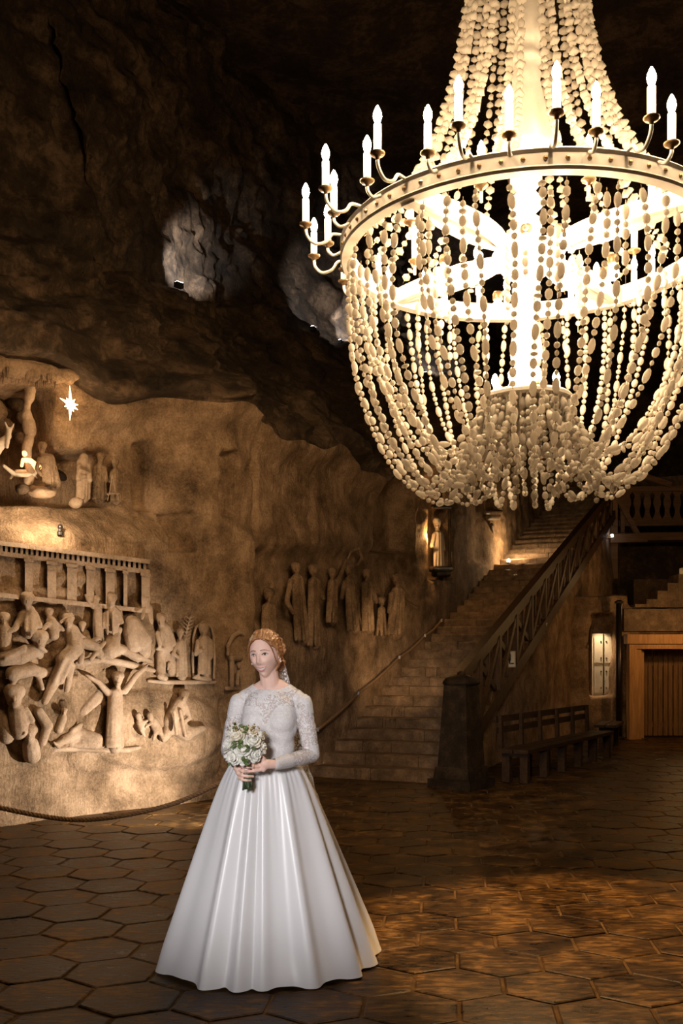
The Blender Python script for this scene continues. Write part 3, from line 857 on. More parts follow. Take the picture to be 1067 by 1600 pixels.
# the flood lamp itself
fc = Vector((-0.60, 9.25, 0))
fd = thing('flood_lamp', (fc.x + .12, fc.y + .03, 0), 'small black flood lamp on the floor behind the bride', 'lamp')
MB().box(fc + Vector((.13, .03, .17)), (0.10, 0.2, 0.16)).build('housing', 'lamp_metal', fd)
MB().bar(fc + Vector((.13, -.08, 0)), fc + Vector((.13, -.08, .17)), 0.02, 0.03, (1, 0, 0)).build('bracket', 'lamp_metal', fd)
MB().bar(fc + Vector((.13, .14, 0)), fc + Vector((.13, .14, .17)), 0.02, 0.03, (1, 0, 0)).build('bracket', 'lamp_metal', fd)
# ================================================================== CARVINGS ON THE LEFT WALL
def carve(name, parent, caps, mat='carved_salt', vox=0.012, base=0.0, it=2):
    """fused figure; each entry x1,y1,r1,o1,x2,y2,r2,o2 : joints where they stand on the wall, radii and relief in px"""
    mb = MB()
    for x1, y1, r1, o1, x2, y2, r2, o2 in caps:
        s1, s2 = wscale(x1), wscale(x2)
        e1, e2 = (float(bump_off(x1, y1)), float(bump_off(x2, y2))) if base == 0.0 else (0.0, 0.0)
        if base == 0.0: o1, o2 = o1 * 1.5, o2 * 1.5
        mb.cap(W(x1, y1, base + e1 + o1 * s1), r1 * s1, W(x2, y2, base + e2 + o2 * s2), r2 * s2, 10)
    return fuse(mb, name, mat, parent, vox, it)
def robe(x, y0, y1, w0, w1, o=4, lean=0, folds=4):
    c = []
    for k in range(folds):
        t = (k + 0.5) / folds * 2 - 1
        c.append((x + t * w0 * 0.6, y0, w0 * 0.42, o + 5 * (1 - t * t), x + lean + t * w1 * 0.85, y1, w1 * 0.21, o + 7 * math.cos(t * 1.2)))
    c.append((x, y0, w0 * 0.7, o - 2, x + lean, y1, w1 * 0.7, o - 2))
    return c
def head(x, y, r=7, o=8, hair=True):
    c = [(x, y - r * 0.25, r, o, x, y + r * 0.45, r * 0.78, o + 1), (x, y + r, r * 0.5, o - 1, x, y + r * 2, r * 0.55, o - 3)]
    c += [(x, y, r * 0.2, o + r * 0.95, x, y + r * .35, r * 0.22, o + r)]
    c += [(x - r * .25, y - r * .55, r * 0.85, o - 1, x + r * .35, y - r * .5, r * 0.85, o - 1), (x, y + r * .75, r * .42, o + r * .45, x, y + r * .9, r * .35, o + r * .5)]
    return c
rel = thing('carved_relief', W(170, 1200), 'large biblical relief with figures under a colonnade carved in the left wall', 'relief')
def RF(caps): return carve('figure', rel, caps)
RF(head(184, 1061, 9, 12) + robe(180, 1082, 1166, 13, 17, 7, -1, 5) + [(170, 1084, 6, 8, 154, 1066, 4.5, 10), (154, 1066, 4.5, 10, 140, 1058, 3.5, 12), (195, 1080, 6, 8, 212, 1056, 5, 12), (212, 1056, 5, 12, 226, 1044, 4, 14), (226, 1044, 3.5, 14, 231, 1038, 1.6, 15), (140, 1058, 3, 12, 134, 1054, 1.5, 13)])
RF([(90, 1163, 6, 6, 96, 1160, 6, 6), (100, 1156, 8, 5, 122, 1146, 11, 5), (122, 1146, 11, 5, 150, 1156, 11, 4), (150, 1156, 8, 4, 156, 1164, 8, 3), (110, 1164, 5, 6, 150, 1166, 6, 5), (92, 1168, 3, 8, 84, 1160, 2, 8), (126, 1132, 4, 7, 112, 1142, 4, 7)])
RF(head(287, 1087, 8, 10) + [(282, 1100, 11, 6, 268, 1128, 15, 6), (268, 1128, 15, 6, 290, 1146, 13, 6), (290, 1146, 11, 7, 318, 1138, 5, 8), (290, 1104, 5, 10, 296, 1122, 4, 12), (296, 1122, 4, 12, 284, 1130, 3, 13), (262, 1142, 10, 4, 256, 1152, 8, 3), (272, 1112, 3, 15, 276, 1146, 3, 15), (282, 1110, 3, 14, 290, 1150, 3, 14)])
RF([(216, 1118, 5.5, 6, 217, 1121, 5, 6), (218, 1128, 6, 4, 222, 1136, 7, 4), (222, 1130, 3, 7, 230, 1126, 2.5, 8), (220, 1140, 3, 5, 226, 1150, 2.5, 5)])
RF([(234, 1118, 6, 6, 235, 1122, 5, 7), (240, 1128, 8, 5, 246, 1140, 8, 5), (244, 1142, 4, 6, 240, 1155, 3, 6), (250, 1142, 4, 6, 256, 1158, 3, 6), (236, 1130, 3, 8, 228, 1136, 2.5, 9)])
RF(head(251, 968, 8, 9) + [(256, 984, 12, 6, 258, 1010, 12, 6), (252, 1012, 9, 5, 251, 1052, 8, 5), (266, 1012, 8, 5, 268, 1050, 7, 5), (250, 1056, 6, 7, 258, 1060, 5, 9), (246, 990, 5, 10, 250, 1006, 4.5, 13), (266, 990, 5, 10, 272, 1006, 4, 12), (246, 1014, 3, 11, 268, 1014, 3, 11)])
RF(head(281, 990, 6, 8) + robe(283, 1002, 1056, 9, 12, 5, 1, 4) + [(276, 1006, 4, 9, 270, 1022, 3.5, 12), (270, 1022, 3.5, 12, 280, 1028, 3, 14)])
RF([(269, 1022, 4.5, 8, 269, 1026, 4, 8), (269, 1034, 6, 6, 270, 1050, 5.5, 6), (264, 1036, 2.5, 8, 262, 1046, 2, 8)])
RF(head(318, 984, 8, 6) + robe(319, 998, 1052, 11, 13, 4, 0, 4) + [(309, 1002, 4, 8, 306, 1022, 4, 10), (306, 1022, 3.5, 10, 316, 1016, 3, 13), (329, 1002, 4, 8, 330, 1026, 4, 9), (305, 1058, 4, 6, 328, 1062, 4, 6)])
# arched frame round that figure
arc = [(302, 1060), (301, 1030), (302, 996), (306, 980), (318, 971), (330, 980), (334, 996), (335, 1030), (334, 1060)]
carve('arch', rel, [(a[0], a[1], 2.4, 2, b_[0], b_[1], 2.4, 2) for a, b_ in zip(arc[:-1], arc[1:])])
# palm branch
pb = [(289, 1010), (290, 994), (293, 978), (298, 964)]
caps = [(a[0], a[1], 1.4, 3, b_[0], b_[1], 1.3, 4) for a, b_ in zip(pb[:-1], pb[1:])]
for k in range(7):
    y = 1000 - k * 5.5; x = 289.5 + k * 1.1
    caps += [(x, y, 1.2, 4, x - 7, y - 5, 0.9, 5), (x, y, 1.2, 4, x + 8, y - 4, 0.9, 5)]
carve('palm_branch', rel, caps, vox=0.008, it=2)
RF(head(150, 938, 6, 8) + robe(152, 950, 1000, 9, 10, 5, 2, 5) + [(144, 948, 3.5, 9, 137, 938, 3, 10), (137, 938, 3, 10, 134, 930, 2.5, 11)])
RF(head(174, 938, 8, 9) + [(173, 956, 13, 5, 173, 985, 13, 5), (164, 960, 4.5, 10, 160, 980, 4, 12), (184, 956, 4.5, 10, 190, 972, 4, 11), (168, 956, 2.5, 15, 168, 990, 2.5, 15), (176, 956, 2.5, 16, 177, 990, 2.5, 16)])
carve('shield', rel, [(188, 946, 2.2, 8, 190, 962, 2.2, 10), (190, 962, 2.2, 10, 184, 974, 2.2, 11), (184, 974, 2.2, 11, 172, 978, 2.2, 12), (172, 978, 2.2, 12, 162, 972, 2.2, 11)])
RF([(176, 996, 13, 5, 170, 1016, 16, 6), (170, 1020, 12, 6, 190, 1014, 8, 7), (190, 1014, 8, 7, 214, 1026, 6, 6), (214, 1026, 6, 6, 236, 1034, 4, 5), (162, 1022, 6, 6, 158, 1028, 5, 6), (182, 990, 6, 6, 186, 984, 6, 6)])
RF(head(62, 1000, 12, 10) + [(52, 1016, 13, 6, 30, 1026, 14, 6), (30, 1026, 13, 6, 4, 1030, 12, 5), (38, 1012, 5, 12, 8, 1028, 4, 13), (66, 1014, 3.5, 16, 72, 1018, 3, 14), (54, 992, 9, 9, 56, 996, 9, 9)])
RF(head(106, 970, 9, 10) + [(112, 988, 13, 6, 118, 1012, 14, 7), (118, 1014, 13, 7, 100, 1030, 13, 7), (102, 1034, 11, 7, 86, 1062, 11, 8), (86, 1062, 10, 8, 70, 1096, 6, 8), (108, 1036, 4, 13, 96, 1066, 4, 14), (100, 1030, 4, 14, 84, 1066, 4, 15), (122, 992, 5, 10, 140, 1004, 4.5, 11), (140, 1004, 4.5, 11, 152, 998, 4, 12), (112, 1040, 6, 6, 104, 1078, 5, 7)])
carve('helmet', rel, [(101, 966, 11, 4, 103, 968, 11, 5), (95, 972, 3, 12, 112, 960, 3, 12)])
RF(head(42, 938, 10, 9) + [(44, 956, 12, 6, 46, 986, 13, 6), (34, 960, 6, 9, 24, 982, 5, 10), (54, 960, 6, 9, 62, 978, 5, 10), (24, 982, 4.5, 10, 12, 988, 4, 10), (40, 960, 3, 14, 40, 984, 3, 14), (48, 960, 3, 14, 49, 984, 3, 14)])
RF(head(22, 1088, 15, 9) + [(26, 1112, 14, 5, 30, 1140, 16, 6), (40, 1108, 5, 9, 50, 1126, 5, 10)])
RF(head(46, 1146, 11, 8) + [(48, 1164, 13, 4, 50, 1180, 14, 3)])
RF(head(6, 968, 9, 8) + [(6, 986, 12, 5, 6, 1008, 12, 5), (-4, 990, 5, 8, -8, 1006, 4, 8)])
RF([(128, 1004, 9, 6, 148, 1010, 8, 7), (148, 1010, 8, 7, 156, 1022, 7, 7), (128, 1018, 5, 9, 126, 1034, 5, 9), (150, 1020, 4, 9, 142, 1030, 4, 9), (156, 1012, 4, 11, 163, 1004, 3.5, 12)])
RF(head(228, 938, 6, 6) + [(232, 950, 7, 4, 234, 972, 6, 4), (226, 952, 3, 7, 222, 966, 3, 8)])
RF(head(76, 958, 7, 8) + [(80, 972, 9, 5, 84, 992, 9, 5), (74, 976, 4, 8, 64, 988, 3.5, 9), (88, 974, 4, 8, 98, 984, 3.5, 9)])
RF([(20, 1052, 12, 6, 48, 1046, 11, 6), (48, 1046, 10, 6, 70, 1052, 8, 6), (70, 1052, 6, 7, 84, 1044, 5, 8), (24, 1060, 5, 8, 16, 1076, 4, 8), (60, 1058, 5, 8, 66, 1076, 4, 8)])
RF(head(128, 978, 6, 7) + [(132, 990, 8, 5, 136, 1004, 8, 5)])
RF([(2, 1120, 12, 4, 10, 1150, 13, 4), (60, 1112, 8, 4, 74, 1134, 9, 5), (74, 1134, 8, 5, 66, 1160, 7, 4)])
RF(head(100, 1112, 5, 4) + [(98, 1122, 7, 3, 92, 1140, 7, 3)])
# colonnade: entablature, dentils, pilasters, plinth line
def ent_y(x): return 853 + 0.125 * x
def wbox(mb, x0, x1, y0, y1, o0, o1):
    # a block standing out of the wall between two pixel columns
    V = []
    for o_ in (o0, o1):
        for x, y in ((x0, y1(x0)), (x1, y1(x1)), (x1, y0(x1)), (x0, y0(x0))): V.append(W(x, y, o_))
    return mb.add(V, [(0, 1, 2, 3), (7, 6, 5, 4), (0, 4, 5, 1), (1, 5, 6, 2), (2, 6, 7, 3), (3, 7, 4, 0)])
for n_, (d0, d1, o_) in (('cornice', (-8, -1, 0.15)), ('architrave', (8, 15, 0.10))):
    mb = MB(); xs_ = np.linspace(-60, 234, 12)
    for a, b_ in zip(xs_[:-1], xs_[1:]): wbox(mb, a, b_, lambda x: ent_y(x) + d0, lambda x: ent_y(x) + d1, -0.12, o_)
    mb.build(n_, 'carved_salt', rel)
x = -56; mb = MB()
while x < 232: 
    wbox(mb, x, x + 4.2, lambda q: ent_y(q) - 0.8, lambda q: ent_y(q) + 8.5, -0.1, 0.10); x += 8.0
dn = mb.build('dentil_course', 'carved_salt', rel); dn['kind'] = 'stuff'
for a, b_ in ((-30, -16), (39, 51), (74, 88), (105, 120), (135, 147), (165, 179), (193, 199), (221, 234)):
    mb = MB(); wbox(mb, a, b_, lambda q: ent_y(q) + 14, lambda q: 926 + 0.11 * q, -0.1, 0.085)
    mb.build('pilaster', 'carved_salt', rel)
    mb = MB(); wbox(mb, a - 1.5, b_ + 1.5, lambda q: ent_y(q) + 14, lambda q: ent_y(q) + 19, -0.1, 0.11); mb.build('capital', 'carved_salt', rel)
mb = MB(); wbox(mb, -50, 236, lambda q: 926 + 0.11 * q, lambda q: 933 + 0.11 * q, -0.1, 0.10); mb.build('plinth_course', 'carved_salt', rel)
mb = MB(); wbox(mb, 160, 226, lambda q: 866, lambda q: 878, -0.1, 0.06)
# ground lines of the scene: ridges of rock the figures stand on
carve('ground_ridge', rel, [(232, 1064, 3, 1, 262, 1066, 4, 4), (262, 1066, 4, 4, 300, 1066, 4, 4), (300, 1066, 4, 4, 336, 1066, 3, 3)])
carve('ground_ridge', rel, [(120, 1036, 5, 2, 160, 1030, 6, 4), (160, 1030, 6, 4, 210, 1040, 6, 5), (210, 1040, 6, 5, 240, 1048, 4, 2)])
carve('ground_ridge', rel, [(84, 1172, 4, 1, 120, 1170, 5, 3), (120, 1170, 5, 3, 156, 1172, 5, 4), (156, 1172, 5, 4, 200, 1172, 5, 5), (200, 1172, 5, 5, 218, 1168, 3, 3)])
carve('boulder', rel, [(206, 975, 14, 0, 222, 1000, 16, 2), (222, 1000, 16, 2, 226, 1020, 10, 1), (204, 985, 12, 0, 208, 1010, 12, 1)])
carve('boulder', rel, [(150, 1090, 18, -6, 130, 1112, 16, -6)])
# small shrine column beside the corner, behind the bride's shoulder
shr = thing('carved_shrine', W(372, 1060), 'small carved shrine with columns on the wall corner behind the bride', 'carving')
carve('column', shr, [(362, 1030, 4, 4, 362, 1072, 4, 4), (362, 1028, 6, 4, 374, 1028, 6, 4)])
carve('column', shr, [(384, 1030, 3.5, 4, 384, 1072, 3.5, 4)])
carve('figure', shr, head(373, 1040, 4, 4) + robe(373, 1048, 1070, 5, 7, 3, 0, 3))
carve('hood', shr, [(356, 1010, 4, 4, 364, 994, 4, 5), (364, 994, 4, 5, 374, 988, 4, 5), (374, 988, 4, 5, 386, 996, 4, 4), (356, 1022, 3.4, 4, 357, 1010, 4, 4)])
carve('plinth', shr, [(354, 1076, 4, 4, 390, 1076, 4, 4)])

# second relief along the stairs
rel2 = thing('stair_relief', W(530, 1000), 'worn relief of standing figures carved in the wall behind the bride', 'relief')
def R2(caps): return carve('figure', rel2, caps, 'salt_wall', 0.02)
R2(head(462, 888, 8, 2) + robe(464, 904, 1000, 12, 15, 0, 8, 4) + [(454, 908, 5, 3, 448, 940, 4.5, 4), (448, 940, 4.5, 4, 458, 958, 4, 6)])
R2(head(489, 892, 8, 2) + robe(490, 908, 1008, 11, 14, 0, 0, 4) + [(498, 910, 5, 3, 505, 936, 4, 5)])
R2(head(519, 896, 7, 2) + robe(520, 910, 972, 10, 12, 0, -2, 4) + [(526, 914, 4, 4, 534, 894, 4, 5), (534, 894, 3.5, 5, 540, 876, 3, 5)])
R2(head(545, 892, 7, 2) + robe(546, 906, 984, 10, 13, 0, 6, 4) + [(538, 910, 4, 4, 534, 934, 4, 5)])
R2(head(573, 898, 7, 2) + robe(573, 912, 985, 10, 13, 0, 2, 4) + [(580, 916, 4, 4, 588, 940, 4, 5)])
R2(head(620, 907, 8, 4) + robe(622, 922, 990, 12, 17, 2, -4, 5) + [(630, 926, 5, 5, 640, 938, 4, 7), (640, 938, 4, 7, 652, 946, 2.5, 7), (612, 928, 5, 4, 608, 956, 4, 6)])
R2([(558, 884, 3, 3, 566, 872, 3, 3), (566, 872, 3, 3, 560, 858, 3, 3), (560, 858, 3, 3, 548, 862, 2.5, 3), (548, 862, 2.5, 3, 544, 872, 2, 2)])
R2(head(420, 930, 9, 3) + robe(420, 948, 1000, 13, 17, 0, 0, 4))
R2(head(596, 940, 6, 2) + robe(596, 952, 992, 8, 12, 0, 0, 3))

# ------------------------------------------------------------------ grotto with the nativity
def statue(name, label, caps, base, mat='carved_salt', cat='statue', grp=None, vox=0.010, prop=None):
    x = caps[0][0]; t = thing(name, W(x, max(c[5] for c in caps), base), label, cat, grp)
    carve('body', t, caps, mat, vox, base)
    return t
G = -0.50
statue('shepherd_statue', 'carved statue of a cloaked shepherd standing beside the rock column', head(66, 699, 7, 8) + robe(72, 714, 758, 10, 12, 6, 4, 4) + [(62, 716, 4, 9, 57, 732, 3.5, 11), (57, 732, 3.5, 11, 64, 742, 3, 13), (60, 760, 4, 9, 66, 762, 4, 10), (78, 716, 8, 3, 88, 756, 8, 3)], -0.34, 'salt_wall')
dk = statue('donkey_statue', 'pale carved donkey with raised ears in the grotto', [(14, 672, 5, 8, 11, 694, 3.6, 14), (8, 660, 1.6, 8, 12, 670, 2.6, 8), (22, 662, 1.5, 8, 17, 671, 2.6, 8), (13, 682, 5.5, 6, -8, 700, 9, 2), (-8, 702, 12, 0, -40, 706, 13, -4), (-6, 710, 5, 2, -6, 745, 3, 2), (-14, 710, 5, -4, -14, 745, 3, -4), (-44, 712, 5, 0, -44, 745, 3, 0), (11, 694, 3.4, 14, 11, 698, 3.2, 15), (4, 690, 4, 8, 3, 700, 4, 8)], G, 'pale_rock')
mg = thing('manger', W(38, 744, G + .15), 'carved manger trough under the glowing child', 'manger')
carve('trough', mg, [(6, 728, 3, 22, 24, 742, 4, 24), (24, 742, 4, 24, 52, 742, 4, 24), (52, 742, 4, 24, 62, 730, 3, 22), (22, 742, 3, 12, 54, 742, 3, 12), (16, 748, 2.4, 20, 26, 736, 2.4, 22), (58, 748, 2.4, 20, 48, 738, 2.4, 22), (26, 738, 5, 18, 52, 738, 5, 18)], 'pale_rock', 0.010, G)
ch = thing('child_figure', W(44, 735, G + .15), 'glowing orange salt figure of a child lying in the manger', 'statue')
carve('body', ch, [(40, 707, 6, 20, 40, 710, 5.6, 21), (42, 718, 6, 20, 50, 726, 8, 20), (50, 726, 8, 20, 60, 730, 5, 20), (36, 718, 3, 23, 34, 728, 2.6, 24)], 'child_glow', 0.008, G)
add_light('child_light', 'POINT', W(40, 690, G + .42), 1.1, (1.0, 0.52, 0.2), None, 0.05)
gr = thing('grotto_rocks', W(20, 640, -.8), 'jumbled dark rocks lining the back of the grotto', 'rock')
for k, (x, y, r_) in enumerate(((-10, 640, 22), (22, 628, 16), (34, 652, 13), (8, 664, 14), (30, 684, 12), (74, 640, 18), (86, 676, 14), (80, 712, 13), (92, 744, 12), (-20, 690, 20), (62, 664, 12), (96, 615, 16))):
    carve('rock', gr, [(x, y, r_, 0, x + 4, y + 3, r_ * .9, 2)], 'dark_rock' if k % 3 else 'salt_wall', 0.03, -0.80)
# rock column holding the roof
colr = []
for k in range(12):
    y = 596 + k * 13; r_ = 7.5 + 2 * math.sin(k * 1.9) + (3 if k < 1 else 0) + (4 if k == 5 else 0)
    colr.append((44 + 3 * math.sin(k * 1.3), y, r_, 6, 44 + 3 * math.sin((k + 1) * 1.3), y + 13, r_ * 0.96, 6))
rc = thing('rock_column', W(44, 752, -.4), 'knobbly pale rock column at the front of the grotto', 'column')
carve('shaft', rc, colr, 'carved_salt', 0.014, -0.42)
# overhanging crust with hanging salt icicles
th = thing('salt_canopy', W(40, 580, .1), 'overhanging crust of salt with icicles above the grotto', 'rock')
caps = []
xs_ = list(range(-60, 124, 8))
for a in xs_[:-1]:
    y = 572 + 0.16 * a + 5 * math.sin(a * .4)
    caps.append((a, y, 11 - a * .02 + 3 * math.sin(a), 2, a + 8, y + 1.5, 11 - a * .02, 2))
    caps.append((a, y - 8, 10, -18, a + 8, y - 6, 10, -18))
carve('crust', th, caps, 'salt_wall', 0.016, -0.05)
mb = MB()
for a in range(-40, 92, 3):
    y = 579 + 0.16 * a + random.uniform(-3, 3); l = random.uniform(6, 20); o_ = random.uniform(-.12, .04); s = wscale(a)
    mb.tube([W(a, y - 6, o_), W(a + .4, y + l * .5, o_), W(a + random.uniform(-1, 1), y + l, o_)], [s * 2.2, s * 1.4, s * .25], 6)
ic = mb.build('icicle_fringe', 'salt_wall', th, True); ic['kind'] = 'stuff'
# star of rays
sc_ = W(110, 632, -0.08); s = wscale(110); t3, n3 = wframe(110)
star = thing('glowing_star', sc_, 'glowing pointed star lamp beside the grotto', 'lamp')
MB().ell(sc_ + n3 * .02, 0.030).build('bulb', 'lamp_glow_warm', star, True)
for ang, l in ((92, 30), (128, 12), (160, 20), (205, 12), (235, 10), (268, 26), (300, 12), (335, 15), (8, 14), (50, 13)):
    a = math.radians(ang); d = t3 * math.cos(a) + Vector((0, 0, 1)) * math.sin(a); q = n3.cross(d)
    b0 = sc_ + d * 0.02; w = 0.022
    V = [b0 + q * w, b0 - q * w, b0 + n3 * w * .8, b0 - n3 * w * .8, sc_ + d * l * s]
    MB().add(V, [(0, 2, 4), (2, 1, 4), (1, 3, 4), (3, 0, 4), (0, 3, 1, 2)]).build('ray', 'star_glow', star)
add_light('star_light', 'POINT', sc_ + n3 * .16, 4.0, (1.0, 0.66, 0.34), None, 0.04)
# three kings in the small niche
statue('king_statue', 'broad robed king statue, leftmost of the three in the small niche', robe(131, 722, 778, 13, 13, 2, -1, 5) + [(131, 716, 8, 5, 131, 720, 8, 6), (124, 728, 4, 9, 122, 748, 4, 11), (138, 728, 4, 9, 141, 750, 4, 11), (122, 748, 3, 11, 132, 744, 3, 13), (126, 734, 2.5, 14, 138, 738, 2.5, 14)], -0.24, grp='kings in the niche')
statue('king_statue', 'dark cloaked king statue in the middle of the small niche', head(156, 716, 7, 6) + robe(155, 730, 778, 11, 15, 3, 0, 5) + [(148, 732, 4, 7, 146, 752, 4, 9), (163, 732, 4, 7, 166, 750, 4, 9), (156, 724, 4, 9, 157, 736, 3, 9)], -0.30, 'salt_wall', grp='kings in the niche')
kg = statue('king_statue', 'king statue holding a slender stand, rightmost of the three in the niche', head(180, 724, 6, 5) + robe(181, 736, 782, 9, 11, 3, 0, 4) + [(174, 738, 3, 6, 171, 752, 3, 9), (188, 738, 3, 6, 190, 756, 3, 8)], -0.30, 'salt_wall', grp='kings in the niche')
carve('stand', kg, [(175, 742, 1.0, 14, 171, 772, 1.0, 14), (176, 742, 1.0, 14, 181, 772, 1.0, 14), (168, 772, 1.6, 14, 186, 771, 1.6, 14), (170, 772, 1.0, 14, 168, 782, 1.0, 14), (184, 772, 1.0, 14, 186, 782, 1.0, 14)], 'carved_salt', 0.006, -0.26, 1)
# loose rocks on the sill
def rock(label, x, y, rx, ry, base, mat='carved_salt'):
    o = MB().ell(W(x, y, base), (rx * wscale(x), 0.8 * rx * wscale(x), ry * wscale(x)), None, 14, 10)
    o = o.build('loose_rock', mat, None, True); V = np.array([v.co for v in o.data.vertices]) + np.array(o.location)
    d = fbm(V * 9, 3); sc2 = rx * wscale(x)
    for v, q in zip(o.data.vertices, d): v.co *= 1 + 0.38 * float(q)
    tag(o, label, 'rock', 'loose rocks on the grotto sill')
rock('pale flat rock at the feet of the shepherd statue', 66, 770, 22, 9, -0.24)
rock('angular pale rock at the right end of the grotto sill', 118, 786, 12, 9, -0.24)
rock('dark round rock under the rock column', 34, 764, 12, 9, -0.26, 'dark_rock')
# lamp on the bank
bl = W(94, 833, 0.02)
t = thing('bank_lamp', bl, 'small black lamp on the bright bank above the colonnade', 'lamp')
MB().lathe([(0.03, -.02), (0.03, 0.01), (0.018, 0.02), (0.018, 0.05)], bl, 10).build('base', 'lamp_metal', t)
MB().ell(bl + Vector((0, 0, .06)), (0.026, 0.026, 0.03)).build('shade', 'lamp_metal', t, True)
add_light('bank_light', 'POINT', W(80, 804, 0.24), 36.0, (1.0, 0.80, 0.56), None, 0.05)

# ------------------------------------------------------------------ statue on a console by the stairs
sn = thing('console_statue', W(688, 895, -0.1), 'lit robed statue on a dark console in the wall niche beside the stairs', 'statue')
carve('figure', sn, head(683, 818, 7, 4) + robe(684, 834, 884, 9, 11, 3, 2, 4) + [(678, 836, 3.5, 5, 674, 854, 3, 8), (674, 854, 3, 8, 682, 858, 2.6, 9), (690, 836, 3.5, 5, 693, 858, 3, 7)], 'pale_rock', 0.016, -0.16)
carve('console', sn, [(674, 890, 5, 6, 703, 889, 5, 6), (678, 897, 5, 4, 700, 896, 5, 4), (690, 903, 4, 2, 690, 906, 3, 1)], 'newel_stone', 0.02, -0.1)
carve('canopy', sn, [(676, 792, 4, 6, 702, 792, 4, 6), (682, 784, 3, 4, 697, 784, 3, 4), (689, 776, 3, 3, 689, 764, 1.5, 3)], 'newel_stone', 0.02, -0.1)
carve('side_column', sn, [(702, 798, 3, 8, 703, 886, 3, 8)], 'newel_stone', 0.02, -0.1)
add_light('console_light', 'POINT', W(672, 838, 0.04), 26, (1.0, 0.55, 0.2), None, 0.03)
cb = thing('wall_console', W(770, 812), 'carved stone console on the stair wall under the beads', 'console')
carve('bracket', cb, [(758, 800, 4, 3, 782, 800, 4, 3), (762, 808, 5, 2, 778, 808, 5, 2), (768, 820, 3.5, 1, 771, 836, 2, 0)], 'step_stone', 0.025)

# ------------------------------------------------------------------ cool uplights on the high ledge
def ledge_light(px, py, label, e, cone=50, into=2.0, off=0.14, col=(0.84, 0.89, 1.0)):
    o_ = Vector((0, 0, CH)); h, nn, _, _ = UP_BVH.ray_cast(o_, (at(px, py, 10) - o_).normalized())
    n = Vector((-h.x, -h.y, 0)).normalized()
    wn = pnorm(wall_u(px)); wn = Vector((wn[0], wn[1], 0))
    c = h + wn * off + Vector((0, 0, 0.02))
    t = thing('ledge_uplight', c, label, 'lamp', 'cool uplights on the high ledge')
    R_ = Matrix.Rotation(math.atan2(wn.y, wn.x) + PI / 2, 3, 'Z')
    MB().box(c, (0.12, 0.07, 0.07), R_).build('housing', 'lamp_metal', t)
    MB().box(c + Vector((0, 0, 0.038)), (0.10, 0.05, 0.010), R_).build('lens', 'lamp_glow_white', t)
    l = c + wn * 0.16 + Vector((0, 0, .10))
    add_light('ledge_light', 'SPOT', l, e, col, l + Vector((0, 0, 1)) - n * into, 0.03, cone, 0.8)
ledge_light(270, 452, 'white uplight on the rock ledge at the upper left', 520, 46)
ledge_light(478, 518, 'white uplight on the ledge left of the chandelier beads', 520, 46)
ledge_light(522, 538, 'white uplight on the ledge half hidden by the chandelier beads', 520, 46)
ledge_light(655, 588, 'white uplight on the ledge behind the chandelier beads', 520, 46)
# ================================================================== CHANDELIER
CX, CY = 1.205, 6.5
RR, RZ = 1.17, 4.22
C0 = Vector((CX, CY, 0))
chan = thing('chandelier', (CX, CY, 2.6), 'huge glowing white chandelier with candle bulbs and long swags of crystal beads', 'chandelier')
def pol(r, th, z): return Vector((CX + r * math.cos(th), CY + r * math.sin(th), z))
col_prof = [(0.02, 3.30), (0.097, 3.31), (0.102, 3.38), (0.098, 3.45), (0.070, 3.49), (0.098, 3.53), (0.106, 3.58), (0.095, 3.66), (0.065, 3.80), (0.05, 3.92),
            (0.055, 3.94), (0.09, 3.95), (0.09, 3.985), (0.06, 4.0), (0.075, 4.04), (0.15, 4.09), (0.21, 4.16), (0.22, 4.21), (0.085, 4.24), (0.085, 4.30), (0.105, 4.36),
            (0.10, 4.43), (0.052, 4.47), (0.105, 4.52), (0.105, 4.57), (0.055, 4.62), (0.105, 4.68), (0.10, 4.76), (0.07, 4.80), (0.20, 4.86), (0.20, 4.90), (0.16, 5.02), (0.115, 5.22),
            (0.09, 5.34), (0.10, 5.38), (0.07, 5.42), (0.098, 5.46), (0.102, 5.50), (0.075, 5.53), (0.10, 5.57), (0.105, 5.66), (0.085, 5.85), (0.05, 6.15), (0.07, 6.2), (0.04, 6.3)]
MB().lathe(col_prof, C0, 36).build('centre_column', 'chandelier_white', chan, True)
MB().lathe([(0.02, 6.28), (0.02, 12.4)], C0, 10).build('suspension_rod', 'brass_dark', chan)
MB().lathe([(0.30, 7.02), (0.34, 7.05), (0.34, 7.12), (0.10, 7.2), (0.03, 7.3)], C0, 30).build('top_canopy', 'chandelier_white', chan, True)
# main hoop: flat band with mouldings
hp = [(RR - .035, RZ - .045), (RR + .035, RZ - .045), (RR + .045, RZ - .03), (RR + .03, RZ - .015), (RR + .03, RZ + .05), (RR + .045, RZ + .065), (RR + .03, RZ + .08), (RR - .03, RZ + .08), (RR - .03, RZ - .03), (RR - .035, RZ - .045)]
MB().lathe(hp, C0, 96, cap=False).build('hoop', 'chandelier_white', chan, fixn=True)
mb = MB()
for k in range(64):
    th = 2 * PI * k / 64; mb.ell(pol(RR + .03, th, RZ + .018), (0.014, 0.014, 0.014), None, 6, 4)
st = mb.build('hoop_studs', 'brass_dark', chan); st['kind'] = 'stuff'
# crown disc at the foot with toothed rim
MB().lathe([(0.05, 3.30), (0.285, 3.285), (0.30, 3.27), (0.30, 3.25), (0.27, 3.235), (0.05, 3.26)], C0, 48, cap=False).build('crown_disc', 'chandelier_white', chan, fixn=True)
mb = MB()
for k in range(40):
    th = 2 * PI * k / 40; mb.tube([pol(.275, th, 3.25), pol(.262, th, 3.17), pol(.25, th, 3.12)], [.010, .008, .003], 5)
tt = mb.build('crown_teeth', 'chandelier_white', chan); tt['kind'] = 'stuff'
